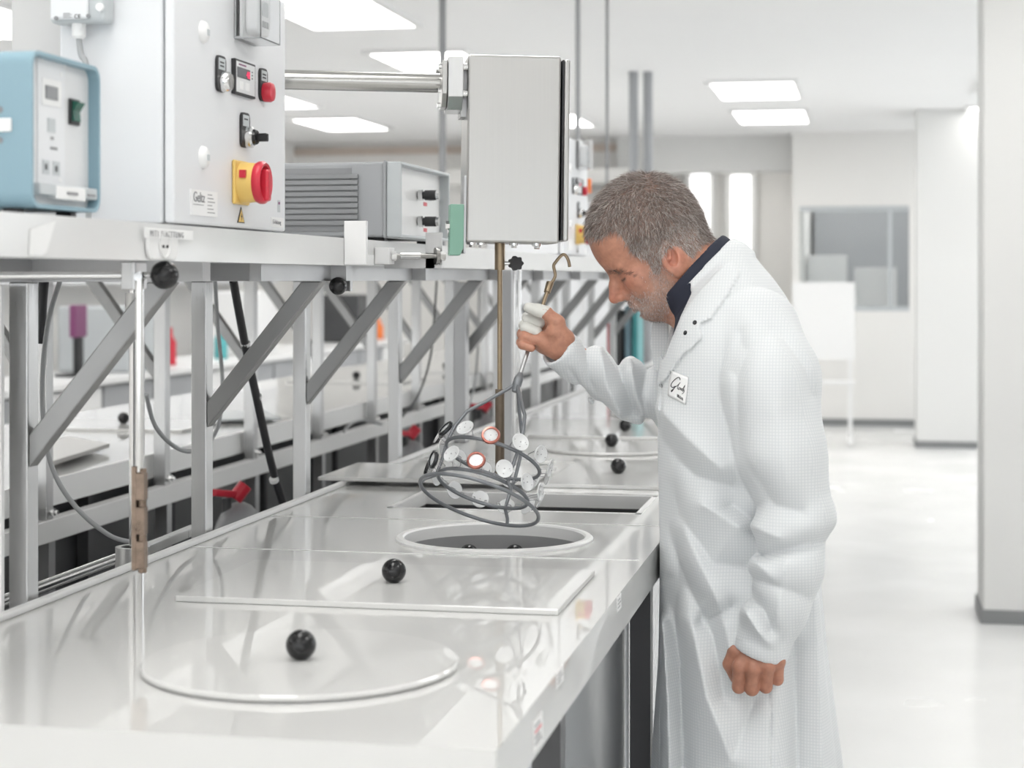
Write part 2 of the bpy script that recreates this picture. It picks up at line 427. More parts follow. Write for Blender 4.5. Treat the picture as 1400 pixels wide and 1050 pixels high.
wt = top.build('worktop', 'pp', bench)
fa = MB().box(BX1 - .012, BX1, BY0, BY1, BZ - .064, ZT).build('side_fascia', 'pp', bench)
MB().box(BX0, BX1 - .012, BY0, BY0 + .012, BZ - .064, ZT).build('front_fascia', 'pp', bench)
MB().box(BX0 - .012, BX0, BY0, BY1, ZT, BZ + .004).box(BX0 - .004, BX0 + .012, BY0, BY1, BZ, BZ + .010).build('rear_curb', 'pp_mat', bench, bevel=.003)
# weld seams on the worktop
for yy in (3.03, 3.46, 4.62): MB().box(BX0 + .015, BX1 - .01, yy, yy + .004, BZ - .001, BZ + .0012).build('weld_seam', 'pp_mat', bench)
# round opening
MB().lathe((HC.x, HC.y, 0), (0, 0, 1), [(HR, .985), (HR, 1.024), (HR + .003, 1.027), (HR + .012, 1.027), (HR + .016, 1.0235), (HR + .016, 1.0195), (HR, 1.0195)], 72).build('opening_rim', 'pp_mat', bench, smooth=True)
tk = MB().lathe((HC.x, HC.y, 0), (0, 0, 1), [(HR - .001, 1.004), (HR - .001, .62), (0, .62)], 64).build('round_tank', 'tank', bench, smooth=True)
MB().lathe((HC.x, HC.y, 0), (0, 0, 1), [(0, .935), (HR - .01, .935), (HR - .01, .942), (0, .942)], 64).build('inner_lid', 'grey', tk, smooth=True)
for uu in (641, 704):
    p = P(uu, 752, 3.44)
    MB().cyl((p.x, p.y, .94), (p.x, p.y, .955), .006).sphere((p.x, p.y, .971), .019).build('knob', 'black', tk, smooth=True)
# rectangular opening
fr = MB()
a, b, c_, d_ = SQ
for q in ((a, a + .012, c_, d_), (b - .012, b, c_, d_), (a, b, c_, c_ + .012), (a, b, d_ - .012, d_)): fr.box(*q, .992, 1.0205)
fr.build('opening_frame', 'pp_mat', bench)
tk2 = MB().box(a, a + .01, c_, d_, .66, .992).box(b - .01, b, c_, d_, .66, .992).box(a, b, c_, c_ + .01, .66, .992).box(a, b, d_ - .01, d_, .66, .992).box(a, b, c_, d_, .65, .66)
tk2.build('square_tank', 'dark', bench)
# legs, plinth rails and polished side panels
for yy in (1.83, 2.30, 3.29, 4.5, 5.7, 6.9, 8.1, 9.3, 10.3):
    lg = MB().box(-.428, -.39, yy, yy + .04, 0, BZ - .064).build('leg', 'legm', bench)
    MB().box(-1.19, -1.15, yy, yy + .04, 0, BZ - .064).build('leg', 'legm', bench)
for (pa, pb) in ((2.34, 3.285), (3.335, 4.495), (4.545, 5.695)):
    MB().box(-.446, -.436, pa, pb, .12, BZ - .075).build('side_panel', 'mirror', bench)
MB().box(-.428, -.39, 1.87, 10.3, .08, .12).build('foot_rail', 'legm', bench)
# stickers on the side fascia
def sticker(u, v, yw, h, lines, red=False):
    p = PX(u, v, BX1)
    st = MB().box(BX1, BX1 + .0008, p.y - yw / 2, p.y + yw / 2, p.z - h / 2, p.z + h / 2).build('sticker', 'paper', bench)
    for k in range(lines):
        zz = p.z + h / 2 - h * (k + 1) / (lines + 1)
        MB().box(BX1 + .0008, BX1 + .0011, p.y - yw * .38, p.y + yw * (.38 if k % 2 else .2), zz - h * .05, zz + h * .05).build('print_line', 'red' if red and k == 1 else 'inkg', st)
sticker(846, 824, .045, .022, 3)
sticker(765, 925, .05, .02, 3)
sticker(735, 1000, .055, .034, 4, True)

def knob_ball(parent, x, y, z, r=.019):
    return MB().cyl((x, y, z), (x, y, z + .004), .008, n=16).sphere((x, y, z + r - .0012), r, 32, 20).build('knob', 'black', parent, smooth=True)
def round_lid(name, label, x, y, r, z=BZ, group='loose tank lids', t=.009):
    L_ = thing(name, label, 'lid', (x, y, z), group)
    MB().lathe((x, y, z), (0, 0, 1), [(0, .0002), (r - .004, .0002), (r, .003), (r, t - .002), (r - .002, t), (0, t)], 96).build('lid_plate', 'pp_lid', L_, smooth=True)
    knob_ball(L_, x, y, z + t); return L_
def square_lid(name, label, xa, xb, ya, yb, z=BZ, knob=True, group='loose tank lids', t=.009, off=(0, 0)):
    L_ = thing(name, label, 'lid', ((xa + xb) / 2, (ya + yb) / 2, z), group)
    MB().box(xa, xb, ya, yb, z + .0003, z + t).build('lid_plate', 'pp_lid', L_, bevel=.0015)
    if knob: knob_ball(L_, (xa + xb) / 2 + off[0], (ya + yb) / 2 + off[1], z + t)
    return L_
round_lid('round_lid', 'white round lid with black ball knob at the near end of the bench', -.686, 2.125, .195)
square_lid('square_lid', 'white square lid with black ball knob in front of the round opening', -1.007, -.43, 2.515, 2.868)
square_lid('square_lid', 'thin white lid without knob lying behind the rectangular opening, over the rear curb', -1.25, -.745, 4.0, 4.33, z=1.0305, knob=False)
square_lid('square_lid', 'white lid with black ball knob just behind the rectangular opening beside the man', -.735, -.44, 4.05, 4.55)
round_lid('round_lid', 'white round lid with black ball knob behind the man\'s raised forearm', -.70, 4.985, .19)
square_lid('square_lid', 'far white square lid with black ball knob, partly behind the man\'s elbow', -1.0, -.46, 5.30, 5.70)
round_lid('round_lid', 'far round white lid further along the bench, mostly hidden by the man', -.70, 6.3, .19)

# ------------------------------------------------------------------ overhead shelf on posts
FX = -0.93; SZ0, SZ1 = 1.524, 1.574
PXB, PXF = -1.236, -1.206
shelf = thing('overhead_shelf', 'white equipment shelf cantilevered over the bench on aluminium posts and braces', 'shelf', (-1.2, 2.4, 0))
MB().box(-1.55, FX - .004, 1.2, 10.4, SZ0 + .004, SZ1).build('shelf_board', 'shelfw', shelf)
MB().box(FX - .004, FX, 1.2, 10.4, SZ0, SZ1).build('fascia', 'shelfw', shelf)
MB().box(-1.235, -1.20, 1.2, 10.4, 1.495, SZ0 + .004).build('long_beam', 'alu_d', shelf)
MB().box(-.985, -.965, 2.78, 10.4, 1.496, SZ0 + .004).build('long_beam', 'alu_d', shelf)
posts = [2.44, 3.165, 3.77, 4.57, 5.215, 5.92, 6.62, 7.32, 8.02, 8.72, 9.42]
pm = bm_ = MB().box(PXB, PXF, 0, .036, 0.0, 1.495).build('post', 'alu', shelf, bevel=.002)
pm.location.y += posts[0]
zb, zt = 1.228, 1.52
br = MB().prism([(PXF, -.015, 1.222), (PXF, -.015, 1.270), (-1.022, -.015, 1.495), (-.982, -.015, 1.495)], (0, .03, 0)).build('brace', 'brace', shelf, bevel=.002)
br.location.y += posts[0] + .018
cb = MB().box(PXF, FX - .006, 0, .03, 1.496, SZ0 + .004).build('cross_beam', 'alu_d', shelf)
cb.location.y += posts[0] + .003
for y in posts[1:]:
    for o in (pm, br, cb): copy_obj(o, shelf, shift=(0, y - posts[0], 0))
# torn paper scrap and socket with paper strip on the fascia
sx = FX + .0008
def fpoly(pts, x, name, m, parent, t=.0008):
    return MB().prism([(x,) + tuple(PX(u, v, FX)[1:]) for u, v in pts], (t, 0, 0)).build(name, m, parent)
fpoly([(38, 349), (40, 313), (74, 302), (68, 325), (62, 345), (56, 350)], sx, 'paper_scrap', 'paper', shelf)
so = MB(); p = PX(218, 334, FX)
so.prism([(sx, p.y + a, p.z + b) for a, b in rrect(.052, .021, .018)], (.006, 0, 0))
so = so.build('socket', 'white', shelf, bevel=.002)
so2 = MB().lathe((sx + .006, p.y, p.z), (1, 0, 0), [(0, 0), (.019, 0), (.019, .003), (.0165, .003), (.0155, .001), (0, .001)], 32).build('socket_ring', 'pp_mat', so, smooth=True)
for s_ in (-.007, .007): MB().cyl((sx + .0075, p.y + s_, p.z - .003), (sx + .0085, p.y + s_, p.z - .003), .0022, n=12).build('pin_hole', 'blackm', so)
q = PX(224, 320, FX)
ps = MB().box(sx + .007, sx + .008, q.y - .085, q.y + .085, q.z - .0065, q.z + .0065).build('paper_strip', 'paper', shelf)
text('lettering', 'MIT1 STRETTUNG', (sx + .008, q.y - .07, q.z - .0045), (0, 1, 0), (0, 0, 1), .0115, 'inkg', ps, spacing=1.35)

# rear cover panel at the far left
tag(MB().box(-1.62, -1.225, 2.395, 2.405, .55, 1.49).build('cover_panel', 'white'), 'plain white cover panel beside the first post at the left edge', 'panel')

# ------------------------------------------------------------------ second rack and bench behind
RX = -1.87
rack = thing('rear_rack', 'second aluminium rack of posts and braces behind the service gap', 'rack', (RX, 3, 0))
MB().box(RX - .03, RX + .005, 2.5, 12.5, .885, .937).build('long_rail', 'rail', rack, bevel=.002)
rp = MB().box(RX - .034, RX, 0, .036, .937, 1.5).build('post', 'alu', rack, bevel=.002)
rposts = [3.88, 4.60, 5.32, 6.02, 6.72, 7.42, 8.12, 8.82, 9.52, 10.22, 10.92]
rp.location.y += rposts[0]
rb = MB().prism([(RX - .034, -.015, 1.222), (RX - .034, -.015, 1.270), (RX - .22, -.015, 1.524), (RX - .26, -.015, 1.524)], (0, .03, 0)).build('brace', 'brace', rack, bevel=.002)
rb.location.y += rposts[0] + .018
bt = MB().cyl((RX, .018, .955), (RX + .012, .018, .955), .009, n=8).cyl((RX + .012, .018, .955), (RX + .02, .018, .955), .005, n=8).build('bolt', 'chrome', rack, smooth=True)
bt.location.y += rposts[0]
rl = MB().box(RX - .03, RX + .005, 0, .035, 0, .885).build('leg', 'alu_d', rack)
rl.location.y += rposts[0]
for y in rposts[1:]:
    for o in (rp, rb, bt, rl): copy_obj(o, rack, shift=(0, y - rposts[0], 0))
MB().box(RX - .36, RX + .2, 2.5, 12.5, SZ0, SZ1 - .02).build('shelf_board', 'shelfw', rack)
# second, thinner set of posts between racks (only the tops show)
rbench = thing('rear_bench', 'white process bench standing behind the rear rack', 'bench', (-2.3, 3, 0))
MB().box(-2.78, -1.925, 2.3, 12.5, .99, BZ).build('worktop', 'pp', rbench)
MB().box(-1.925, -1.915, 2.3, 12.5, .955, BZ).build('fascia', 'rail', rbench)
for i in range(12):
    y = 2.45 + i * .82
    MB().box(-2.72, -1.97, y, y + .76, .35, .985).build('tank', 'dark', rbench, bevel=.01)
for i in range(6):
    y = 2.35 + i * 1.9
    for x in (-2.76, -1.965): MB().box(x, x + .03, y, y + .03, 0, .99).build('leg', 'legm', rbench)
for i, (u, v) in enumerate(((169, 579), (487, 518), (610, 505))):
    p = PZ(u, v, BZ + .009)
    square_lid('square_lid', ('rear-bench lid with black knob seen left of the chrome tube', 'rear-bench lid with black knob seen between the middle posts', 'distant rear-bench lid with black knob near the tall grey post')[i],
               p.x - .28, p.x + .28, p.y - .2, p.y + .2, group='lids on the rear bench')
# grey tilted lids and trays lying on the rear bench
p = PZ(115, 625, BZ + .01)
tag(MB().prism([PZ(u, v, BZ + .012) for u, v in ((72, 637), (150, 612), (90, 601), (60, 615))], (0, 0, .012)).build('steel_tray', 'steel', bevel=.002), 'shallow steel tray on the rear bench behind the first brace', 'tray')
tag(MB().prism([PZ(u, v, BZ + .008) for u, v in ((300, 577), (385, 574), (360, 562), (292, 566))], (0, 0, .008)).build('steel_sheet', 'grey3', bevel=.002), 'thin grey sheet lying on the rear bench behind the second brace', 'sheet')

# ------------------------------------------------------------------ service gap: pipes, valves, cables
def pipe(name, label, pts, r, m, cat='pipe', group=None, n=14):
    return tag(MB().tube(pts, r, n).build(name, m, smooth=True), label, cat, group)
pa_, pb_ = PX(66, 799, -1.42), PX(160, 763, -1.42)
pipe('chrome_pipe', 'slim chrome pipe running low behind the bench near the ring bracket', [(-1.42, 2.3, pa_.z), (-1.42, pb_.y + .25, pa_.z)], .011, 'chrome')
pipe('waste_pipe', 'fat dark grey waste pipe running along the service gap', [(-1.6, 2.4, .66), (-1.6, 12, .66)], .06, 'dark')
for i, (u, v) in enumerate(((310, 681), (553, 597), (655, 560))):
    p = PX(u, v, -1.6)
    nm = ('nearest', 'middle', 'farthest')[i]
    vv = thing('ball_valve', 'red-handled valve on a grey elbow in the service gap, %s of the three' % nm, 'valve', (p.x, p.y, .7), 'red valves behind the bench')
    el = smoothpath([(p.x, p.y + .16, .76), (p.x, p.y + .15, .82), (p.x + .01, p.y + .08, .875), (p.x + .02, p.y + .0, .87), (p.x + .03, p.y - .08, .82), (p.x + .03, p.y - .10, .76)], 5)
    MB().tube(el, .045, 16).build('elbow', 'grey', vv, smooth=True)
    MB().cyl((p.x, p.y, .90), (p.x, p.y, p.z), .013).build('stem', 'dark', vv, smooth=True)
    MB().beam((p.x - .02, p.y - .05, p.z + .020), (p.x + .02, p.y + .045, p.z + .004), .024, .018).cyl((p.x + .01, p.y + .03, p.z - .006), (p.x + .035, p.y + .045, p.z + .03), .019, n=14).build('handle', 'red', vv, bevel=.003)
def cable(label, pts, r, m, name='cable'):
    return tag(MB().tube(smoothpath(pts, 8), r, 10).build(name, m, smooth=True), label, 'cable', 'hanging cables')
def pxs(lst, x): return [PX(u, v, x) for u, v in lst]
cable('pale grey cable looping down beside the first post to the ring bracket', pxs([(82, 384), (66, 440), (58, 520), (62, 600), (78, 655), (110, 700), (150, 732), (178, 741)], -1.32), .0042, 'cable')
cable('grey cable hanging in a deep loop behind the second post', pxs([(200, 540), (212, 582), (238, 610), (262, 617), (285, 606), (300, 575), (304, 520), (298, 450), (294, 384)], -1.40), .0045, 'cable')
bc = cable('black cable bundle with ties slanting down between second and third post', pxs([(319, 384), (333, 460), (350, 540), (370, 630), (388, 692)], -1.29), .009, 'cableb')
for (u, v) in ((335, 470), (351, 543), (374, 656)):
    p, q = PX(u, v - 2, -1.29), PX(u + 1, v + 2, -1.29)
    MB().cyl(p, q, .0105, n=14).build('cable_tie', 'white', bc, smooth=True)
cable('thin black cable hanging behind the far left posts', pxs([(60, 384), (57, 420), (55, 470)], -1.5), .010, 'cableb')
cable('thin dark cable drooping behind the fourth post', pxs([(597, 384), (594, 430), (588, 490), (572, 540), (548, 572)], -1.5), .0035, 'cableb')
cable('thin grey cable drooping beside the fifth post', pxs([(655, 384), (654, 450), (650, 520), (640, 560)], -1.45), .0035, 'cable')
cable('grey cable lying along the rear rail by the fourth post', pxs([(470, 590), (482, 578), (500, 575), (522, 580)], -1.8), .005, 'cable')
# ------------------------------------------------------------------ equipment on the shelf
CX = -0.95                                        # plane of the cabinet door
def F(u, v, off=0.0):
    p = PX(u, v, CX); p.x += off; return p
def make_cabinet(label):
    cab = thing('control_cabinet', label, 'cabinet', (CX, 2.6, SZ1), 'control cabinets on the shelf')
    MB().box(-1.124, CX - .018, 2.372, 2.857, SZ1 + .004, 1.96).build('body', 'cab', cab, bevel=.004)
    dr = MB().box(CX - .015, CX, 2.369, 2.860, SZ1 + .004, 1.962).build('door', 'cab', cab, bevel=.004)
    for uu, vv in ((277, 44), (277, 215)):
        p = F(uu, vv)
        MB().lathe(p, (1, 0, 0), [(0, .008), (.010, .008), (.015, .005), (.017, 0)], 24).build('lock_plug', 'white', dr, smooth=True)
        MB().box(p.x + .008, p.x + .0092, p.y - .002, p.y + .006, p.z - .005, p.z + .004).build('key_slot', 'grey3', dr)
    # clear cover with timer
    p = F(334, 26)
    MB().box(CX, CX + .012, p.y - .045, p.y + .04, p.z - .035, p.z + .06).build('timer_back', 'white', dr, bevel=.003)
    tm = MB().prism([(CX + .012, p.y - .004 + a, p.z + .008 + b) for a, b in rrect(.027, .036, .012)], (.022, 0, 0)).build('timer', 'white', dr, bevel=.004)
    MB().box(CX + .034, CX + .035, p.y - .018, p.y + .010, p.z + .002, p.z + .024).build('timer_screen', 'grey3', dr)
    for k in (-.014, -.004, .006): MB().box(CX + .034, CX + .0365, p.y + k - .0035, p.y + k + .0035, p.z - .016, p.z - .006).build('timer_key', 'grey2', dr, bevel=.001)
    cv = MB()
    for q in ((CX + .042, CX + .044, p.y - .047, p.y + .045, p.z - .037, p.z + .062), (CX, CX + .042, p.y - .047, p.y - .045, p.z - .037, p.z + .062),
              (CX, CX + .042, p.y + .043, p.y + .045, p.z - .037, p.z + .062), (CX, CX + .042, p.y - .047, p.y + .045, p.z - .037, p.z - .035)): cv.box(*q)
    cv.build('clear_cover', 'clearbox', dr)
    def plate(u, v, hw, hh, lines):
        p = F(u, v)
        pl = MB().prism([(CX, p.y + a, p.z + b) for a, b in rrect(hw, hh, .010)], (.004, 0, 0)).build('legend_plate', 'blackm', dr)
        MB().box(CX + .004, CX + .0045, p.y - hw * .72, p.y + hw * .72, p.z + hh * .22, p.z + hh * .86).build('legend', 'grey3', dr)
        for k in range(lines):
            MB().box(CX + .0045, CX + .0048, p.y - hw * .5, p.y + hw * .4, p.z + hh * (.62 - .2 * k) - .0012, p.z + hh * (.62 - .2 * k) + .0012).build('print_line', 'ink', dr)
        return p
    # push buttons
    p = plate(300, 101, .019, .027, 2)
    MB().lathe((CX + .004, p.y + .002, p.z - .012), (1, 0, 0), [(.015, 0), (.0155, .008), (.013, .013), (.012, .014), (0, .0145)], 28).build('push_button', 'chrome', dr, smooth=True)
    p = plate(358, 116, .018, .026, 2)
    MB().lathe((CX + .004, p.y + .002, p.z - .012), (1, 0, 0), [(.0155, 0), (.016, .010), (.014, .014), (.008, .016), (0, .0165)], 28).build('push_button', 'red', dr, smooth=True)
    # temperature display
    p = F(330, 108)
    MB().box(CX, CX + .007, p.y - .046, p.y + .046, p.z - .027, p.z + .027).build('display_bezel', 'blackm', dr, bevel=.001)
    MB().box(CX + .007, CX + .0076, p.y - .042, p.y + .042, p.z - .0235, p.z + .0235).build('display_face', 'face', dr)
    MB().box(CX + .0076, CX + .008, p.y - .040, p.y + .018, p.z - .001, p.z + .015).build('display_screen', 'screen', dr)
    text('display_digits', '48', (CX + .008, p.y + .0, p.z + .001), (0, 1, 0), (0, 0, 1), .016, 'led', dr)
    MB().box(CX + .0076, CX + .008, p.y - .032, p.y + .0, p.z + .018, p.z + .0205).build('print_line', 'purple', dr)
    for k in (-.022, .006): MB().box(CX + .0076, CX + .0085, p.y + k - .008, p.y + k + .008, p.z - .018, p.z - .006).build('display_key', 'paper', dr)
    for k in (.003, .008, .013): MB().box(CX + .0076, CX + .008, p.y + .026, p.y + .03, p.z + k - .001, p.z + k + .001).build('indicator', 'ink', dr)
    # rotary selector
    p = plate(333, 178, .019, .027, 1)
    c = Vector((CX + .004, p.y + .004, p.z - .011))
    MB().lathe(c, (1, 0, 0), [(.0165, 0), (.0165, .009), (.013, .012), (0, .012)], 28).build('selector_ring', 'chrome', dr, smooth=True)
    MB().lathe(c + Vector((.012, 0, 0)), (1, 0, 0), [(.0125, 0), (.011, .006), (0, .006)], 24).box(c.x + .016, c.x + .034, c.y - .005, c.y + .006, c.z - .007, c.z + .006).build('selector_handle', 'black', dr, bevel=.002)
    # main switch
    p = F(327, 250)
    MB().box(CX, CX + .006, p.y - .034, p.y + .034, p.z - .034, p.z + .034).build('switch_base', 'yellow', dr, bevel=.003)
    MB().cyl((CX + .006, p.y, p.z), (CX + .030, p.y, p.z), .032, .030, 40).build('switch_collar', 'yellow', dr, smooth=True)
    MB().lathe((CX + .030, p.y, p.z), (1, 0, 0), [(.020, .003), (.031, 0), (.033, .004), (.033, .010), (.030, .014), (.026, .013), (.024, .005), (.020, .003), (0, .003)], 40).build('switch_ring', 'red', dr, smooth=True)
    MB().box(CX + .03, CX + .05, p.y - .009, p.y + .009, p.z - .029, p.z + .020).build('switch_grip', 'red', dr, bevel=.004)
    MB().box(CX + .012, CX + .022, p.y - .034, p.y - .029, p.z + .006, p.z + .018).build('switch_mark', 'red', dr)
    # maker's sign, warning triangle, labels
    p = F(278, 278)
    sg = MB().box(CX, CX + .002, p.y - .053, p.y + .053, p.z - .0185, p.z + .0185).build('maker_sign', 'paper', dr)
    text('lettering', 'Geltz', (CX + .002, p.y - .046, p.z + .001), (0, 1, 0), (0, 0, 1), .021, 'inkg', sg)
    MB().box(CX + .002, CX + .0023, p.y - .046, p.y - .004, p.z - .0035, p.z - .0025).build('print_line', 'inkg', sg)
    for k in range(6):
        MB().box(CX + .002, CX + .0023, p.y + .012, p.y + .03 + .012 * ((k * 37) % 3) / 2, p.z + .0125 - k * .0052, p.z + .0137 - k * .0052).build('print_line', 'inkg', sg)
    p = F(329, 296)
    tr = MB().prism([(CX, p.y - .016, p.z - .010), (CX, p.y + .016, p.z - .010), (CX, p.y, p.z + .015)], (.001, 0, 0)).build('warning_triangle', 'ink', dr)
    MB().prism([(CX + .001, p.y - .0125, p.z - .0085), (CX + .001, p.y + .0125, p.z - .0085), (CX + .001, p.y, p.z + .011)], (.0004, 0, 0)).build('triangle_face', 'yellow', tr)
    MB().prism([(CX + .0014, p.y + .001, p.z + .005), (CX + .0014, p.y - .003, p.z - .001), (CX + .0014, p.y + .001, p.z - .001), (CX + .0014, p.y - .001, p.z - .007), (CX + .0014, p.y + .004, p.z + .001), (CX + .0014, p.y + .001, p.z + .001)], (.0003, 0, 0)).build('flash_symbol', 'ink', tr)
    p = F(379, 304)
    lb = MB().box(CX, CX + .001, p.y - .032, p.y + .032, p.z - .008, p.z + .008).build('small_label', 'paper', dr)
    text('lettering', 'E-Heizung', (CX + .001, p.y - .026, p.z - .003), (0, 1, 0), (0, 0, 1), .010, 'inkg', lb)
    p = F(381, 282)
    MB().box(CX, CX + .0008, p.y - .006, p.y + .006, p.z - .010, p.z + .010).build('small_label', 'grey3', dr)
    MB().box(CX + .0008, CX + .0011, p.y - .004, p.y + .004, p.z + .003, p.z + .007).build('label_mark', 'purple', dr)
    return cab
cab1 = make_cabinet('white control cabinet with red and yellow main switch beside the blue unit')
cab2 = copy_tree(cab1, (0, 3.3, 0)); cab2['label'] = 'further white control cabinet with main switch, behind the stainless steel box'
tag(MB().box(-.995, -.962, 6.20, 6.225, 1.575, 1.86).build('cable_duct', 'white'), 'white cable duct at the far end of the further cabinet', 'duct')
tag(MB().box(-.957, -.945, 6.205, 6.228, 1.80, 1.85).build('warning_tag', 'orange', bevel=.002), 'small orange tag beside the further control cabinet', 'tag')
# grey post behind the first cabinet
p = PY(50, 0, 2.50); q = PY(82, 0, 2.50)
tag(MB().box(p.x, -1.128, 2.42, 2.46, SZ1 + .001, 2.35).build('rack_upright', mat('upright_grey', (.55, .55, .55), .5, var=.03)), 'wide grey upright behind the near control cabinet', 'post')
# small junction box with gland and cable on the cabinet side
jb = thing('junction_box', 'small pale grey junction box with a white cable gland on the near cabinet', 'junction box', (-1.08, 2.37, 1.9))
pa_, pb_ = PY(71, 34, 2.345), PY(146, 34, 2.345)
zj = PY(71, 33, 2.345).z
body = MB().box(pa_.x, pb_.x, 2.336, 2.3715, zj, zj + .12).build('body', 'grey3', jb, bevel=.006, seg=3)
MB().box(pa_.x + .004, pb_.x - .022, 2.330, 2.336, zj + .004, zj + .12).build('cover', 'cab', jb, bevel=.003)
for uu, vv in ((77, 25), (121, 22)):
    s_ = PY(uu, vv, 2.330); MB().cyl((s_.x, 2.3285, s_.z), (s_.x, 2.330, s_.z), .003, n=14).build('screw', 'grey', jb, smooth=True)
s_ = PY(137, 10, 2.336); MB().lathe((s_.x, 2.336, s_.z), (0, -1, 0), [(.006, 0), (.0055, .004), (0, .005)], 20).build('plug', 'white', jb, smooth=True)
s_ = PY(104, 23, 2.329); text('lettering', 'CE', (s_.x - .003, 2.3298, s_.z - .002), (1, 0, 0), (0, 0, 1), .008, 'ink', jb)
s_ = PY(86, 20, 2.329)
for k in range(4): MB().box(s_.x, s_.x + .010 + .003 * (k % 2), 2.3295, 2.330, s_.z + .0015 - .002 * k, s_.z + .0022 - .002 * k).build('print_line', 'inkg', jb)
s_ = PY(83, 0, 2.329); MB().box(s_.x, s_.x + .012, 2.3295, 2.330, s_.z + .001, s_.z + .004).build('print_line', 'ink', jb)
g_ = PY(108, 33, 2.352)
MB().cyl((g_.x, 2.352, zj), (g_.x, 2.352, zj - .006), .0105, n=8).cyl((g_.x, 2.352, zj - .006), (g_.x, 2.352, zj - .017), .0098, .0095, 20).cyl((g_.x, 2.352, zj - .017), (g_.x, 2.352, zj - .021), .0095, .006, 20).build('cable_gland', 'white', jb, smooth=True)
MB().tube(smoothpath([(g_.x, 2.352, zj - .018), (g_.x + .001, 2.352, zj - .03), (g_.x + .004, 2.352, zj - .045), (g_.x + .012, 2.350, zj - .062), (g_.x + .02, 2.34, zj - .15), (g_.x + .02, 2.34, SZ1 + .003)], 6), .0042, 12).build('cable', 'cable', jb, smooth=True)

# blue ultrasonic generator
ub = thing('blue_generator', 'blue metal box with pale front plate and green rocker switch', 'instrument', (-1.1, 2.0, SZ1))
yc, zc, hw, hh = 2.017, 1.674, .0945, .0915
bf = -.945
sh = MB(); o1 = rrect(hw, hh, .018, 8); o2 = rrect(hw - .005, hh - .005, .014, 8); n_ = len(o1)
vs = []
for x, o in ((bf, o1), (-1.27, o1), (bf, o2), (bf - .018, o2)): vs += [(x, yc + a, zc + b) for a, b in o]
fs = []
for k in range(n_):
    k2 = (k + 1) % n_
    fs += [(k, k2, n_ + k2, n_ + k), (k, k2, 2 * n_ + k2, 2 * n_ + k), (2 * n_ + k, 2 * n_ + k2, 3 * n_ + k2, 3 * n_ + k)]
fs.append(tuple(range(n_, 2 * n_)))
sh.add(vs, fs).build('shell', 'blue', ub, smooth=True)
fp = MB().prism([(bf - .019, yc + a, zc + b) for a, b in o2], (.005, 0, 0)).build('front_plate', 'face', ub)
fx = bf - .014
def G(u, v): return PX(u, v, fx)
def gbox(u0, u1, v0, v1, t, name, m, par, bev=0.0, x=fx):
    a, b = PX(u0, v0, x), PX(u1, v1, x); c0, c1 = PX((u0 + u1) / 2, v0, x).z, PX((u0 + u1) / 2, v1, x).z
    return MB().box(x, x + t, a.y, b.y, c1, c0).build(name, m, par, bevel=bev)
gbox(50, 87, 82, 252, .0015, 'keypad', 'cab', fp)
kx = fx + .0015
gbox(57, 83, 109, 145, .001, 'screen_frame', 'paper', fp, x=kx)
gbox(62, 78, 118, 136, .0015, 'screen', 'grey', fp, x=kx + .001)
gbox(65, 75, 162, 181, .001, 'key', 'grey3', fp, x=kx)
gbox(58, 67, 219, 238, .001, 'key', 'grey3', fp, x=kx)
gbox(72, 81, 221, 240, .001, 'key', 'grey3', fp, x=kx)
for (u, v) in ((62, 228), (76, 231)): gbox(u - 1.5, u + 1.5, v - 4, v + 4, .0013, 'key_symbol', 'ink', fp, x=kx)
gbox(69, 73, 187, 191, .0006, 'print_line', 'inkg', fp, x=kx); gbox(69, 78, 201, 205, .0006, 'print_line', 'inkg', fp, x=kx)
for (u, v) in ((56, 82), (87, 91), (82, 102), (81, 247)):
    s_ = G(u, v); MB().lathe(s_, (1, 0, 0), [(.0035, 0), (.003, .002), (0, .0025)], 12).build('screw', 'white', fp, smooth=True)
rk = gbox(93, 106, 136, 171, .004, 'rocker_frame', 'blackm', fp, .001)
a, b = G(99, 153).y, G(99, 153).z
MB().prism([(fx + .004, a - .010, b - .012), (fx + .007, a - .010, b - .012), (fx + .006, a - .010, b), (fx + .013, a - .010, b + .011), (fx + .004, a - .010, b + .013)], (0, .020, 0)).build('rocker', 'green_d', fp, bevel=.0008)
gbox(42, 122, 254, 270, .012, 'lower_bar', 'grey3', fp, .002)
gbox(64, 104, 256, 274, .013, 'bar_label', 'paper', fp, .001)
gbox(78, 92, 263, 267, .0145, 'print_line', 'inkg', fp)
gbox(107, 117, 266, 269, .0135, 'print_line', 'inkg', fp)
s_ = PY(4, 171, yc - hw)                          # white clip and rivets on the blue side
MB().box(s_.x - .02, s_.x + .012, yc - hw - .004, yc - hw, s_.z - .008, s_.z + .008).build('side_clip', 'white', ub, bevel=.003)
for vv in (150, 192): MB().lathe((PY(0, vv, yc - hw).x, yc - hw, PY(0, vv, yc - hw).z), (0, -1, 0), [(.004, 0), (.003, .0015), (0, .002)], 12).build('rivet', 'grey', ub, smooth=True)
for yy in (yc - .07, yc + .07): MB().box(-.99, -.97, yy - .008, yy + .008, SZ1, zc - hh + .002).build('foot', 'blackm', ub)

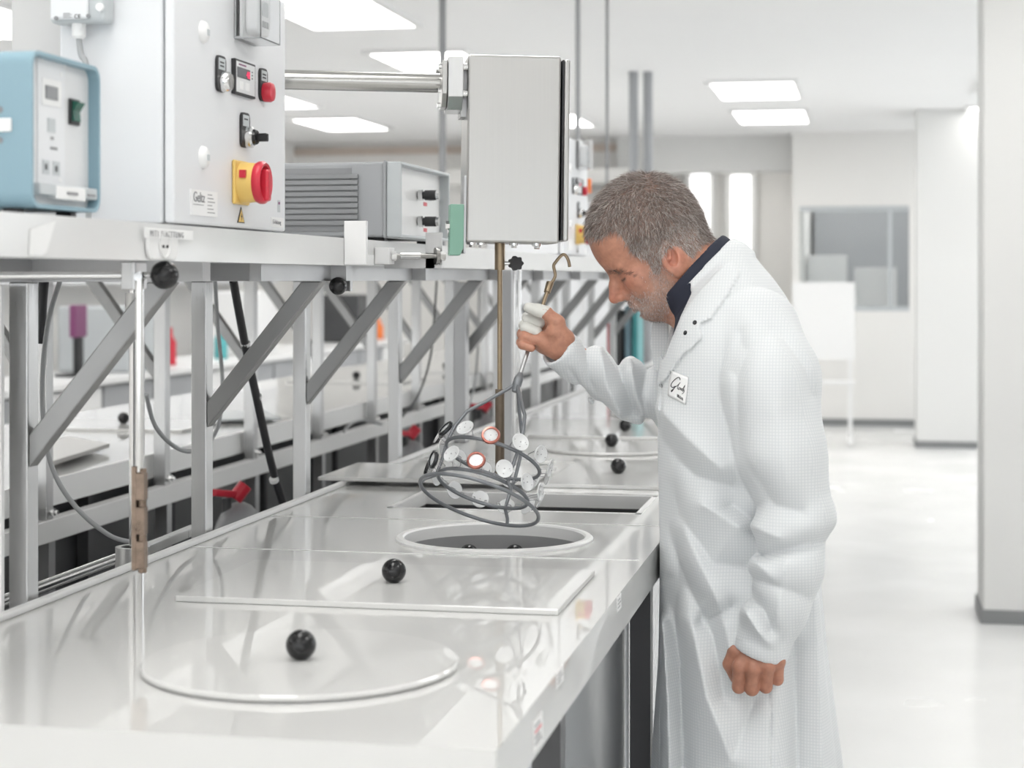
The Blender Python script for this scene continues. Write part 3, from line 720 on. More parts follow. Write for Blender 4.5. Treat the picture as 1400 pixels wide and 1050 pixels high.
# grey bench instrument
gi = thing('grey_instrument', 'slate grey rack instrument with ribbed side and two black-capped connectors', 'instrument', (-1.1, 3.6, SZ1))
gx, gy0, gy1, gz0, gz1 = -.898, 3.42, 3.84, 1.582, 1.731
MB().box(-1.32, gx - .035, gy0, gy1, gz0, gz1).build('body', 'grey2', gi, bevel=.006, seg=3)
MB().box(-1.32, -1.0, gy0 - .002, gy0 + .001, gz0 + .012, gz1 - .012).build('recess_panel', 'grey', gi)
for k in range(9):
    zz = gz0 + .024 + k * .0115
    MB().box(-1.32, -.985, gy0 - .007, gy0 - .001, zz, zz + .0085).build('cooling_fin', 'grey', gi, bevel=.001)
MB().box(gx - .036, gx - .03, gy0 - .004, gy1 + .002, gz0 - .002, gz1 + .002).build('bezel', 'grey2', gi, bevel=.002)
bz = MB()
for q in ((gy0, gy0 + .006, gz0 + .004, gz1 - .004), (gy1 - .006, gy1, gz0, gz1), (gy0, gy1, gz1 - .006, gz1), (gy0, gy1, gz0, gz0 + .006)): bz.box(gx - .03, gx, *q)
bz.build('front_frame', 'grey3', gi, bevel=.002)
MB().box(gx - .03, gx - .022, gy0 + .006, gy1 - .006, gz0 + .006, gz1 - .006).build('front_plate', 'white', gi)
for (u, v) in ((571, 267), (571, 303)):
    s_ = PX(u, v, gx - .022); y, z = s_.y, s_.z
    c = MB().cyl((gx - .022, y, z), (gx - .006, y, z), .008, n=12).cyl((gx - .006, y, z), (gx + .018, y, z), .0105, n=16).build('connector', 'blackm', gi, smooth=True)
    MB().cyl((gx - .02, y, z), (gx - .010, y, z), .0115, n=6).cyl((gx + .018, y, z), (gx + .024, y, z), .0095, n=16).build('connector_ring', 'chrome', c, smooth=True)
    MB().cyl((gx - .022, y + .10, z + .002), (gx - .012, y + .10, z + .002), .009, n=16).build('socket', 'black', gi, smooth=True)
    MB().box(gx - .022, gx - .0215, y + .05, y + .08, z - .02, z - .012).build('print_mark', 'red', gi)
MB().box(gx - .022, gx - .0215, gy0 + .03, gy0 + .12, gz0 + .05, gz0 + .09).build('paper_label', 'paper', gi)
for yy in (gy0 + .04, gy1 - .04): MB().box(-.96, -.94, yy - .012, yy + .012, SZ1, gz0 + .001).build('foot', 'blackm', gi)

# shelf hardware: white block bracket, screw bracket with bolt
s0, s1 = PX(470, 302, FX), PX(470, 362, FX)
tag(MB().box(FX + .0005, FX + .042, s0.y + .0, s0.y + .012, s1.z, s0.z).box(FX + .0005, FX + .012, s0.y + .012, s0.y + .16, s1.z, s1.z + .02).build('angle_bracket', 'white', bevel=.001), 'upright white angle bracket screwed to the shelf edge', 'bracket')
sb = thing('tension_screw', 'steel tensioning bolt with nut and washer between two plates on the shelf edge', 'bolt', (FX, 3.5, SZ0))
c0, c1 = P(533, 349, 3.47), P(603, 352, 3.50)
c0.z = c1.z = P(533, 350, 3.47).z
c0.x = max(c0.x, FX + .014)
ax = (c1 - c0).normalized()
MB().cyl(c0, c1, .0045, n=14).build('threaded_rod', 'steel', sb, smooth=True)
MB().cyl(c0 + ax * .02, c0 + ax * .06, .0062, n=14).build('sleeve', 'chrome', sb, smooth=True)
MB().cyl(c1 - ax * .012, c1 - ax * .008, .017, n=24).cyl(c1 - ax * .008, c1 - ax * .004, .0145, n=24).build('washer', 'steel', sb, smooth=True)
MB().cyl(c1 - ax * .004, c1 + ax * .008, .0095, n=6).build('hex_nut', 'chrome', sb)
MB().cyl(c0 + ax * .002, c0 + ax * .012, .0095, n=6).build('hex_nut', 'chrome', sb)
e = c0.copy(); MB().box(FX + .0005, e.x + .004, e.y - .02, e.y + .02, e.z - .016, e.z + .016).build('near_plate', 'white', sb, bevel=.001)
e = c1 - ax * .016; f0, f1 = PX(594, 318, e.x), PX(594, 367, e.x)
MB().box(e.x - .018, e.x + .015, e.y + .012, e.y + .016, f1.z, f0.z).box(FX, e.x, e.y + .012, e.y + .016, f1.z, f1.z + .03).build('far_plate', 'alu', sb)

# ------------------------------------------------------------------ lifting unit with stainless box
TH = math.radians(17)
ex, ey, ez = Vector((math.cos(TH), math.sin(TH), 0)), Vector((-math.sin(TH), math.cos(TH), 0)), Vector((0, 0, 1))
O = P(637, 331, 3.22)
LM = Matrix.Translation(O) @ Matrix((ex, ey, ez)).transposed().to_4x4() @ Matrix.Rotation(math.radians(.7), 4, 'Y')
def W(x, y, z): return LM @ Vector((x, y, z))
lu = thing('lifting_unit', 'brushed stainless steel lifting box on a horizontal tube above the round opening', 'lifting unit', (O.x, O.y, SZ1))
bw_, bh_, bd_ = .169, .338, .15
MB().box(0, bw_, 0, bd_, 0, bh_, LM).build('housing', 'steel', lu, bevel=.004)
MB().box(bw_ + .003, bw_ + .006, .004, bd_ - .004, .006, bh_ - .006, LM).build('door_gasket', 'blackm', lu)
MB().box(bw_ + .006, bw_ + .016, -.004, bd_ + .004, .004, bh_ - .006, LM).build('door', 'steel', lu, bevel=.003)
MB().cyl(W(-.03, .05, bh_ - .048), W(-.40, .05, bh_ - .048), .0178, n=32).build('arm_tube', 'steel_d', lu, smooth=True)
cl = MB().prism([W(-.036, -.012, bh_ - .006), W(-.036, .10, bh_ - .006), W(-.036, .10, bh_ - .10), W(-.036, .015, bh_ - .10), W(-.036, -.012, bh_ - .078)], ex * .027).build('clamp', 'alu', lu, bevel=.001)
MB().prism([W(-.046, -.002, bh_ - .012), W(-.046, .095, bh_ - .012), W(-.046, .095, bh_ - .095), W(-.046, .02, bh_ - .095), W(-.046, -.002, bh_ - .072)], ex * .009).build('clamp_plate', 'steel', lu, bevel=.001)
for (yy, zz) in ((.008, -.022), (.008, -.066), (.085, -.022), (.03, -.09)):
    MB().cyl(W(-.053, yy, bh_ + zz), W(-.046, yy, bh_ + zz), .0045, n=6).build('bolt', 'chrome', lu)
for zz in (-.022, -.07): MB().cyl(W(-.01, .012, bh_ + zz), W(.002, .012, bh_ + zz), .007, n=16).build('spacer', 'chrome', lu, smooth=True)
MB().box(-.010, .0, .03, .10, bh_ - .11, bh_ - .02, LM).build('spacer_block', 'alu_d', lu)
mp_ = W(-.385, .05, 0)
MB().cyl((mp_.x, mp_.y, SZ1 + .0005), (mp_.x, mp_.y, W(0, 0, bh_).z + .02), .028, n=28).build('mast', 'steel', lu, smooth=True)
for (xx, yy) in ((.012, .02), (.03, .03), (.09, .03), (.13, .02), (.14, .1)):
    MB().cyl(W(xx, yy, 0), W(xx, yy, -.004), .009, n=16).cyl(W(xx, yy, -.004), W(xx, yy, -.009), .0055, n=6).build('bolt', 'chrome', lu, smooth=True)
gp = MB().prism([W(-.029, .0, .068), W(-.004, .0, .068), W(-.004, .0, -.010), W(-.010, .0, -.024), W(-.029, .0, -.024)], ey * .05).build('green_guide', 'green', lu, bevel=.0015)
MB().cyl(W(-.036, .012, .03), W(-.029, .012, .03), .008, n=6).cyl(W(-.031, .03, .02), W(-.029, .03, .02), .011, n=18).build('bolt', 'chrome', lu, smooth=True)
MB().box(-.004, .0, .004, .06, -.02, .12, LM).build('guide_plate', 'alu_d', lu)
# hanging rod with sleeve, star knob and dark end
r0 = W(.066, .05, 0); rx, ry, rz = r0
def zpx(v): return ZC - (v - HV) * (ry * CS - rx * SN) / FPX
MB().cyl((rx, ry, rz), (rx, ry, zpx(369)), .0095, n=24).build('rod_sleeve', 'brass', lu, smooth=True)
MB().cyl((rx, ry, zpx(369)), (rx, ry, zpx(532)), .0046, n=20).build('rod', 'brass', lu, smooth=True)
MB().cyl((rx, ry, zpx(532)), (rx, ry, zpx(655)), .0085, n=20).build('rod_end', 'rust', lu, smooth=True)
kc = Vector((rx, ry, zpx(360))) + Vector((CS, SN, 0)) * .029
MB().cyl((rx, ry, kc.z), kc, .0035, n=12).build('knob_stem', 'chrome', lu, smooth=True)
st = MB(); pr = []
for k in range(48):
    q = 2 * math.pi * k / 48; r = .0125 * (1 + .11 * math.cos(7 * q)); pr.append((r * math.cos(q), r * math.sin(q)))
kx_, ky_ = Vector((CS, SN, 0)).lerp(Vector((-SN, CS, 0)), .25).normalized(), ez
st.prism([kc + kx_ * a + ky_ * b - kx_.cross(ky_) * .006 for a, b in pr], kx_.cross(ky_) * .013)
st.build('star_knob', 'blackm', lu, bevel=.002)

# aluminium guide column behind
tag(MB().box(-.905, -.878, 4.44, 4.47, BZ + .0005, 1.523).build('guide_column', 'alu_d', bevel=.002), 'grey aluminium column on the bench behind the hanging rod', 'column')
g2 = thing('guide_rods', 'pair of thin chrome guide rods beside the grey aluminium column', 'guide rods', (-.86, 4.44, BZ))
for k in (0, .012): MB().cyl((-.868 + k, 4.43, BZ + .001), (-.868 + k, 4.43, 1.523), .0045, n=14).build('rod', 'chrome', g2, smooth=True)
# grey tall profile near fifth post
tag(MB().box(-1.185, -1.150, 5.12, 5.17, BZ + .0005, 1.49).build('guide_column', 'alu_d', bevel=.002), 'tall grey profile standing at the bench edge before the fifth post', 'column')

# ------------------------------------------------------------------ near lever with ball and hanging copper rod
lv = thing('lever_assembly', 'chrome lever with black ball knob and a hanging rod with mottled copper end', 'lever', (-.98, 2.27, 1.1))
yl = 2.285
bc_ = PY(225, 376, yl)
MB().sphere(bc_, .0193, 36, 22).build('ball_knob', 'black', lv, smooth=True)
bl = PY(182, 376, yl)
MB().cyl((-1.30, yl, bl.z), (bl.x, yl, bl.z), .0052, n=20).cyl((bl.x, yl, bl.z), (bc_.x - .012, yl, bl.z), .0042, n=20).build('lever_rod', 'chrome', lv, smooth=True)
MB().box(bl.x - .013, bl.x + .008, yl - .012, yl + .03, bl.z - .02, 1.5235).build('bearing_block', 'alu', lv, bevel=.002)
v0 = PY(191, 378, yl - .016)
MB().cyl((v0.x, yl - .004, v0.z), (v0.x, yl - .022, v0.z), .006, n=16).cyl((v0.x, yl - .016, v0.z + .006), (v0.x, yl - .016, PY(191, 645, yl - .016).z), .0058, n=20).build('hanging_tube', 'chrome', lv, smooth=True)
zb1, zb0 = PY(191, 640, yl - .016).z, PY(191, 783, yl - .016).z
cp = MB().cyl((v0.x + .004, yl - .016, zb1), (v0.x + .004, yl - .016, zb0), .0056, n=18).box(v0.x - .009, v0.x - .002, yl - .024, yl - .008, zb0 + .004, zb1 + .003)
for k in range(3): cp.box(v0.x - .003, v0.x + .0095, yl - .0235, yl - .010, zb0 + .006 + k * .046, zb0 + .043 + k * .046)
cp.build('copper_end', 'copper', lv, bevel=.0012)
# chrome tube in a ring bracket at the rear curb
rt = thing('chrome_tube', 'thick chrome tube standing in a ring bracket at the rear edge of the bench', 'tube', (-1.262, 2.85, .95))
tx, ty = -1.262, PX(187, 700, -1.262).y
zr = PX(187, 752, -1.262).z
MB().cyl((tx, ty, zr - .03), (tx, ty, 1.49), .0135, n=28).build('tube', 'chrome', rt, smooth=True)
MB().cyl((tx + .001, ty + .012, 1.44), (tx + .001, ty + .012, 1.475), .026, n=28).build('top_collar', 'alu', rt, smooth=True)
MB().lathe((tx - .008, ty, zr), (0, 0, 1), [(.020, -.03), (.030, -.03), (.030, .006), (.020, .006), (.020, -.03)], 36).build('ring', 'alu', rt, smooth=True)
MB().beam((tx + .0, ty + .028, zr - .005), (tx - .01, ty + .30, zr - .005), .018, .018).build('bracket_arm', 'alu', rt, bevel=.002)
# black ball knob under the shelf between third posts
ub_ = thing('shelf_lever', 'black ball knob on a short stub under the shelf edge near the third post', 'lever', PX(462, 390, -.95))
p = PX(462, 391, -.95); MB().sphere(p, .0165, 30, 18).build('ball_knob', 'black', ub_, smooth=True)
MB().cyl(p, p + Vector((0, .05, .003)), .004, n=12).build('stub', 'blackm', ub_, smooth=True)
MB().box(p.x - .01, p.x + .01, p.y + .045, p.y + .06, p.z - .01, 1.5235).build('bearing_block', 'alu_d', ub_)
# ------------------------------------------------------------------ background furniture
ct = thing('wall_counter', 'long white counter with grey drawer fronts along the far left wall', 'counter', (-4.9, 10, 0))
MB().box(-5.2, -4.5, 4.5, 17.5, .86, .90).build('counter_top', 'white', ct, bevel=.004)
MB().box(-5.15, -4.56, 4.55, 17.45, .08, .86).build('carcass', 'grey', ct)
for i in range(16):
    y = 4.6 + i * .8
    for z0_, z1_ in ((.66, .84), (.38, .64), (.10, .36)):
        MB().box(-4.56, -4.54, y, y + .76, z0_, z1_).build('drawer_front', 'grey2' if i % 3 else 'white', ct)
uc = thing('wall_cupboards', 'white wall cupboards hung above the far left counter', 'cupboard', (-6.0, 10, 1.4))
MB().box(x0 + .001, -5.75, 5, 17, 1.45, 2.1).build('carcass', 'white', uc)
for i in range(14):
    d = MB().box(-5.75, -5.73, 5.02 + i * .857, 5.02 + i * .857 + .83, 1.47, 2.08).build('door', 'cab', uc, bevel=.003)
def on_counter(name, label, u, v, w, h, m, cat, x=-4.75):
    p = PX(u, v, x); o = MB().box(p.x - w / 2, p.x + w / 2, p.y - w / 2, p.y + w / 2, .901, .901 + h)
    return tag(o.build(name, m, bevel=.02, seg=3), label, cat)
def flask(name, label, u, x, r, h, m, cat):
    p = PX(u, 450, x)
    return tag(MB().lathe((p.x, p.y, .901), (0, 0, 1), [(0, 0), (r, 0), (r, h * .62), (r * .45, h * .78), (r * .4, h), (0, h)], 20).build(name, m, smooth=True), label, cat)
mo = thing('monitor', 'dark plum-screened monitor on the far left counter', 'monitor', PX(107, 450, -4.8))
p = PX(107, 410, -4.75)
MB().box(p.x - .02, p.x + .02, p.y - .09, p.y + .09, 1.14, 1.34).build('screen', 'purple', mo, bevel=.01)
MB().box(p.x - .02, p.x + .02, p.y - .03, p.y + .03, .915, 1.14).box(p.x - .1, p.x + .1, p.y - .12, p.y + .12, .901, .916).build('stand', 'blackm', mo)
flask('canister', 'teal canister on the far left counter', 302, -4.75, .05, .24, 'teal', 'canister')
flask('bottle', 'red bottle on the far left counter', 232, -4.75, .045, .26, 'red', 'bottle')
flask('bottle', 'orange-capped bottle on the far left counter behind the middle posts', 518, -4.75, .045, .2, 'orange', 'bottle')
on_counter('equipment_box', 'white boxy apparatus on the far left counter beside the teal canister', 330, 440, .45, .5, 'white', 'apparatus', -4.85)
on_counter('equipment_box', 'dark boxy apparatus on the far left counter behind the third post', 470, 440, .4, .45, 'dark', 'apparatus', -4.85)
on_counter('equipment_box', 'pale boxy apparatus on the far left counter near the first brace', 150, 440, .5, .42, 'grey3', 'apparatus', -4.85)
# hanging garments / bottles behind the far rack, seen under the shelf beside the man's nose
for i, (u, m, lab) in enumerate(((838, 'red', 'narrow crimson folder on the rear shelf end behind the man\'s nose'), (850, 'dark', 'narrow black folder on the rear shelf end behind the man\'s chin'),
                                 (862, 'blue', 'narrow blue folder on the rear shelf end behind the man\'s collar'), (872, 'teal', 'narrow teal folder on the rear shelf end nearest the man\'s collar'))):
    p = P(u, 445, 9.3)
    tag(MB().box(p.x - .014, p.x + .014, p.y - .12, p.y + .12, BZ + .012, BZ + .30 + .02 * i).build('binder', m, bevel=.003), lab, 'folder')
# poles from the shelf to the ceiling
for i, (u, X, r, lab) in enumerate(((605, -2.0, .017, 'thick grey pole rising to the ceiling left of the steel box'), (790, -1.30, .012, 'thin grey pole rising to the ceiling right of the steel box'),
                                    (830, -1.25, .008, 'very thin pole rising to the ceiling above the man\'s forehead'))):
    a, b = cxy(u); d = X / a
    tag(MB().cyl((X, b * d, (SZ1 + .0005) if X > -1.5 else SZ1 - .0195), (X, b * d, H), r, n=14).build('ceiling_pole', 'grey', smooth=True), lab, 'pole')
for i, (u0, v0, u1) in enumerate(((866, 240, 863), (886, 240, 880))):
    d = 13.0; p = P(u0, 240, d)
    tag(MB().cyl((p.x, p.y, 0), (p.x, p.y, H), .035, n=14).build('ceiling_pole', 'grey2', smooth=True), ('left' if i == 0 else 'right') + ' of two dark service poles above the man\'s head', 'pole')
# ducts along the far wall above the head
tag(MB().box(-4.4, -2.35, 18.6, 18.9, 2.5, 2.66).build('air_duct', 'wall', bevel=.01), 'horizontal pale air duct on the far wall above the man\'s head', 'duct')
cbx = thing('tall_cupboard', 'tall white cupboard against the far wall left of the bright doors', 'cupboard', (-2.9, 18.6, 0))
MB().box(-3.9, -2.35, 18.35, 18.95, 0, 2.3).build('carcass', 'white', cbx)
for i in range(3): MB().box(-3.88 + i * .51, -3.40 + i * .51, 18.32, 18.35, .08, 2.28).build('door', 'cab', cbx, bevel=.004)
# white board trolley in front of the booth
tr_ = thing('board_trolley', 'white panel trolley on thin legs in front of the far booth window', 'trolley', PZ(1130, 603, 0))
a, b = PY(1083, 386, 16.4), PY(1169, 492, 16.4)
MB().box(a.x, b.x, 16.4, 16.44, b.z, a.z).build('panel', 'white', tr_, bevel=.005)
for xx in (a.x + .03, b.x - .06):
    MB().box(xx, xx + .035, 16.405, 16.435, .06, b.z).build('leg', 'white', tr_)
    MB().box(xx - .005, xx + .04, 16.15, 16.7, .03, .07).build('foot', 'white', tr_)
MB().box(a.x, b.x, 16.36, 16.47, .55, .58).build('shelf', 'white', tr_)
# apparatus inside the booth
tag(MB().box(-.62, -.2, 19.4, 20.0, 0, 1.75).build('booth_cabinet', 'white', bevel=.01), 'white cabinet seen through the booth window at left', 'cabinet')
tag(MB().box(-.12, .32, 19.6, 20.1, 0, 1.62).build('booth_cabinet', 'white', bevel=.01), 'white cabinet seen through the booth window at right', 'cabinet')
tag(MB().box(-.6, 1.4, 21.3, 21.95, 0, 2.4).build('booth_rack', 'grey2', bevel=.01), 'tall grey rack at the rear of the booth', 'rack')
# ------------------------------------------------------------------ wire basket held over the opening
RV, FV, ZV = Vector((CS, SN, 0)), Vector((-SN, CS, 0)), Vector((0, 0, 1))
AX = (RV * .30 + ZV * .89 + FV * .42).normalized()
E1 = (RV - AX * RV.dot(AX)).normalized(); E2 = AX.cross(E1)
B0 = P(655, 684, 3.12)
def Bk(r, phi, z): return B0 + AX * z + (E1 * math.cos(phi) + E2 * math.sin(phi)) * r
bk = thing('wire_basket', 'grey wire basket with long hooked handle lifted over the round opening', 'basket', B0)
for r, z in ((.108, 0), (.082, .022), (.086, .080)):
    MB().tube([Bk(r, 2 * math.pi * k / 64, z) for k in range(64)], .0034, 10, closed=True).build('ring', 'wire', bk, smooth=True)
for ph in (180, 62, -58):
    q = math.radians(ph)
    pts = [Bk(.108, q, 0), Bk(.103, q, .010), Bk(.086, q, .022), Bk(.0845, q, .05), Bk(.0865, q, .085), Bk(.082, q, .12), Bk(.070, q, .152), Bk(.045, q, .178), Bk(.012, q, .215), Bk(.003, q, .226)]
    MB().tube(pts, .0032, 10).build('strut', 'wire', bk, smooth=True)
MB().cyl(Bk(0, 0, .212), Bk(0, 0, .226), .005, .0085, 16).cyl(Bk(0, 0, .226), Bk(0, 0, .238), .0085, .0085, 16).cyl(Bk(0, 0, .238), Bk(0, 0, .25), .0085, .0045, 16).build('hub', 'wire', bk, smooth=True)
MB().cyl(Bk(0, 0, .245), Bk(0, 0, .385), .0038, n=16).build('handle_rod', 'alu_d', bk, smooth=True)
MB().cyl(Bk(0, 0, .385), Bk(0, 0, .425), .0036, n=16).cyl(Bk(0, 0, .417), Bk(0, 0, .437), .0062, .0072, 16).build('ferrule', 'brass', bk, smooth=True)
dh = (Bk(0, 0, .43) - Vector((0, 0, ZC))).dot(FV)
hk = smoothpath([Bk(0, 0, .43)] + [P(u, v, dh) for u, v in ((759, 378), (757, 364), (760, 358), (768, 349), (773, 349), (777, 356), (779, 365))], 5)
MB().tube(hk, .003, 10).build('hook', 'brass', bk, smooth=True)
# discs in spring clips round the basket
random.seed(5)
kinds = {('u', 3): 'rose', ('m', 3): 'rose', ('u', 1): 'ring', ('m', 1): 'ring', ('m', 0): 'black'}
def disc(row, i, phi, z, r0, tilt, nth, side):
    c = Bk(r0, phi, z)
    n = ((E1 * math.cos(phi) + E2 * math.sin(phi)) * math.cos(tilt) + AX * math.sin(tilt)).normalized()
    k = kinds.get((row, i), 'clear')
    rowname = {'u': 'upper', 'm': 'lower'}[row]
    if k == 'clear': lab = 'clear watch disc, %s from left in the %s row, %s side of wire basket' % (nth, rowname, side)
    elif k == 'rose': lab = 'rose-gold rimmed watch disc clipped in the %s row of the wire basket' % rowname
    elif k == 'ring': lab = 'dark-rimmed watch disc clipped in the %s row of the wire basket' % rowname
    else: lab = 'black watch disc at the left side of the wire basket'
    t = thing('watch_disc', lab, 'watch disc', c, 'watch discs clipped round the wire basket')
    r = .0154
    if k == 'clear':
        MB().lathe(c, n, [(0, -.0012), (r, -.0012), (r + .0006, 0), (r, .0012), (r * .86, .0012), (r * .82, .0007), (0, .0007)], 28).build('disc', 'clear', t, smooth=True)
    elif k == 'black':
        MB().lathe(c, n, [(0, -.003), (r, -.003), (r + .001, 0), (r, .003), (0, .0035)], 28).build('disc', 'black', t, smooth=True)
    else:
        m = 'rose' if k == 'rose' else 'darkring'
        MB().lathe(c, n, [(r * .78, -.003), (r, -.003), (r + .0012, 0), (r, .003), (r * .80, .0036), (r * .78, .002), (r * .78, -.003)], 32).build('rim', m, t, smooth=True)
        MB().lathe(c, n, [(0, -.0012), (r * .78, -.0012), (r * .78, .0008), (0, .0008)], 28).build('disc', 'clear', t, smooth=True)
    ax = n.orthogonal().normalized(); ay = n.cross(ax)
    MB().cyl(c - n * .0016, c + n * .0014, .0011, n=8).build('centre_pin', 'clip', t, smooth=True)
    for a in (0.6, 2.4):
        h = c + (ax * math.cos(a) + ay * math.sin(a)) * r * .6
        MB().cyl(h + n * .0006, h + n * .0013, .0009, n=6).build('mark', 'inkg', t)
    # clip: two thin wires from the nearest ring
    zr_, rr = {'u': (.080, .086), 'm': (.022, .082)}[row]
    for s in (-.09, .09):
        a0 = Bk(rr, phi + s, zr_)
        a1 = c - n * .004 + E2.cross(n) * 0 + (Bk(r0, phi + s * 1.2, z) - c) * 1.0
        a2 = c + n * .0025 + (Bk(r0, phi + s * 1.25, z) - c)
        MB().tube([a0, (a0 + a1) / 2 - n * .008, a1 - n * .002, a2], .0007, 6).build('spring_clip', 'clip', bk, smooth=True)
ROWS = {'u': [(i, math.radians(a), .088 + random.uniform(-.004, .004), .104, random.uniform(-.15, .35)) for i, a in enumerate((-172, -148, -120, -92, -63, -36, -9, 18, 46, 74, 102, 130, 158))],
        'm': [(i, math.radians(a), .036 + random.uniform(-.004, .004), .103, random.uniform(-.25, .15)) for i, a in enumerate((-178, -154, -126, -98, -70, -42, -15, 12, 40, 68, 96, 124, 152))]}
ORD = ('first', 'second', 'third', 'fourth', 'fifth', 'sixth', 'seventh', 'eighth', 'ninth')
for row, lst in ROWS.items():
    for side in ('near', 'far'):
        grp = sorted([e for e in lst if (math.sin(e[1]) < 0) == (side == 'near')], key=lambda e: math.cos(e[1]))
        for k, e in enumerate(grp): disc(row, *e, ORD[k], side)
# ------------------------------------------------------------------ implicit-surface mesher
def smin(a, b, k):
    h = np.clip(.5 + .5 * (b - a) / k, 0, 1); return b * (1 - h) + a * h - k * h * (1 - h)
def smax(a, b, k): return -smin(-a, -b, k)
def A3(p): return np.array(tuple(p), dtype=np.float32)
def cone(p, a, b, r0, r1):
    a, b = A3(a), A3(b); ab = b - a
    t = np.clip(((p - a) @ ab) / (ab @ ab + 1e-12), 0, 1)
    return np.sqrt((((p - a) - t[:, None] * ab) ** 2).sum(1)) - (r0 + (r1 - r0) * t)
def chain(p, pts, rs, k=.006):
    d = None
    for i in range(len(pts) - 1):
        e = cone(p, pts[i], pts[i + 1], rs[i], rs[i + 1]); d = e if d is None else smin(d, e, k)
    return d
def ell(p, c, r):
    q = p - A3(c); r = A3(r)
    k0 = np.sqrt(((q / r) ** 2).sum(1)); k1 = np.sqrt(((q / (r * r)) ** 2).sum(1)) + 1e-9
    return k0 * (k0 - 1) / k1
def mesh_sdf(fn, lo, hi, h, B=14, slack=1.5):
    lo = np.array(lo, dtype=np.float64); hi = np.array(hi, dtype=np.float64)
    nb = np.ceil((hi - lo) / (h * B)).astype(int)
    g = np.stack(np.meshgrid(*[np.arange(n) for n in nb], indexing='ij'), -1).reshape(-1, 3)
    ctr = lo + (g + .5) * B * h
    v = np.concatenate([fn(ctr[i:i + 200000].astype(np.float32)) for i in range(0, len(ctr), 200000)])
    act = g[np.abs(v) < B * h * .87 * slack]
    off = np.stack(np.meshgrid(*[np.arange(B + 1)] * 3, indexing='ij'), -1).reshape(-1, 3)
    NN = nb * B + 4
    def key(c): return (c[:, 0] * NN[1] + c[:, 1]) * NN[2] + c[:, 2]
    keys, verts, edges = [], [], []
    for s in range(0, len(act), 48):
        ab = act[s:s + 48]
        pi = (ab[:, None, :] * B + off[None]).reshape(-1, 3)
        f = fn((lo + pi * h).astype(np.float32)).reshape(len(ab), B + 1, B + 1, B + 1)
        sg = f < 0
        corner = [(i, j, k) for i in (0, 1) for j in (0, 1) for k in (0, 1)]
        def sub(arr, c): return arr[:, c[0]:c[0] + B, c[1]:c[1] + B, c[2]:c[2] + B]
        cnt = sum(sub(sg, c).astype(np.int8) for c in corner)
        bi, ci, cj, ck = np.nonzero((cnt > 0) & (cnt < 8))
        if len(bi) == 0: continue
        acc = np.zeros((len(bi), 3)); n = np.zeros(len(bi))
        F8 = {c: sub(f, c)[bi, ci, cj, ck] for c in corner}
        for c in corner:
            for ax in range(3):
                if c[ax]: continue
                d = list(c); d[ax] = 1; d = tuple(d)
                fa, fb = F8[c], F8[d]; x = (fa < 0) != (fb < 0)
                t = np.where(x, fa / np.where(x, fa - fb, 1), 0)
                pos = np.tile(np.array(c, float), (len(bi), 1)); pos[:, ax] += t
                acc += pos * x[:, None]; n += x
        cell = ab[bi] * B + np.stack([ci, cj, ck], 1)
        keys.append(key(cell)); verts.append(lo + (cell + acc / n[:, None]) * h)
        for ax in range(3):
            d = [0, 0, 0]; d[ax] = 1
            fa, fb = F8[(0, 0, 0)], F8[tuple(d)]
            x = (fa < 0) != (fb < 0)
            edges.append((ax, cell[x], fa[x] < 0))
    keys = np.concatenate(keys); verts = np.concatenate(verts)
    o = np.argsort(keys); keys, verts = keys[o], verts[o]
    faces = []
    for ax, c, inside in edges:
        if len(c) == 0: continue
        a1, a2 = (ax + 1) % 3, (ax + 2) % 3
        idx = []; ok = np.ones(len(c), bool)
        for (p_, q_) in ((0, 0), (1, 0), (1, 1), (0, 1)):
            e = c.copy(); e[:, a1] -= p_; e[:, a2] -= q_
            k_ = key(e); j = np.searchsorted(keys, k_); j = np.minimum(j, len(keys) - 1)
            ok &= keys[j] == k_; idx.append(j)
        q = np.stack(idx, 1)
        q[~inside] = q[~inside][:, ::-1]
        faces.append(q[ok])
    return verts, np.concatenate(faces)
def np_mesh(name, verts, faces):
    me = bpy.data.meshes.new(name)
    me.vertices.add(len(verts)); me.vertices.foreach_set('co', verts.astype(np.float32).ravel())
    n = len(faces); w = faces.shape[1]
    me.loops.add(n * w); me.loops.foreach_set('vertex_index', faces.astype(np.int32).ravel())
    me.polygons.add(n); me.polygons.foreach_set('loop_start', np.arange(0, n * w, w, dtype=np.int32))
    me.update(calc_edges=True); me.validate()
    me.shade_smooth()
    return me
def relax(verts, faces, it=2, w=.5):
    for _ in range(it):
        acc = np.zeros_like(verts); n = np.zeros(len(verts))
        for k in range(4):
            a, b = faces[:, k], faces[:, (k + 1) % 4]
            np.add.at(acc, a, verts[b]); np.add.at(n, a, 1); np.add.at(acc, b, verts[a]); np.add.at(n, b, 1)
        verts = verts * (1 - w) + w * acc / np.maximum(n, 1)[:, None]
    return verts
def proj(p):                                     # world -> photo pixels
    d = -p[:, 0] * SN + p[:, 1] * CS; l = p[:, 0] * CS + p[:, 1] * SN
    return 700 + FPX * l / d, HV + (ZC - p[:, 2]) * FPX / d
def inpoly(u, v, poly):
    r = np.zeros(len(u), bool); n = len(poly)
    for i in range(n):
        x1_, y1_ = poly[i]; x2_, y2_ = poly[(i + 1) % n]
        c = ((y1_ > v) != (y2_ > v)) & (u < (x2_ - x1_) * (v - y1_) / (y2_ - y1_ + 1e-12) + x1_)
        r ^= c
    return r
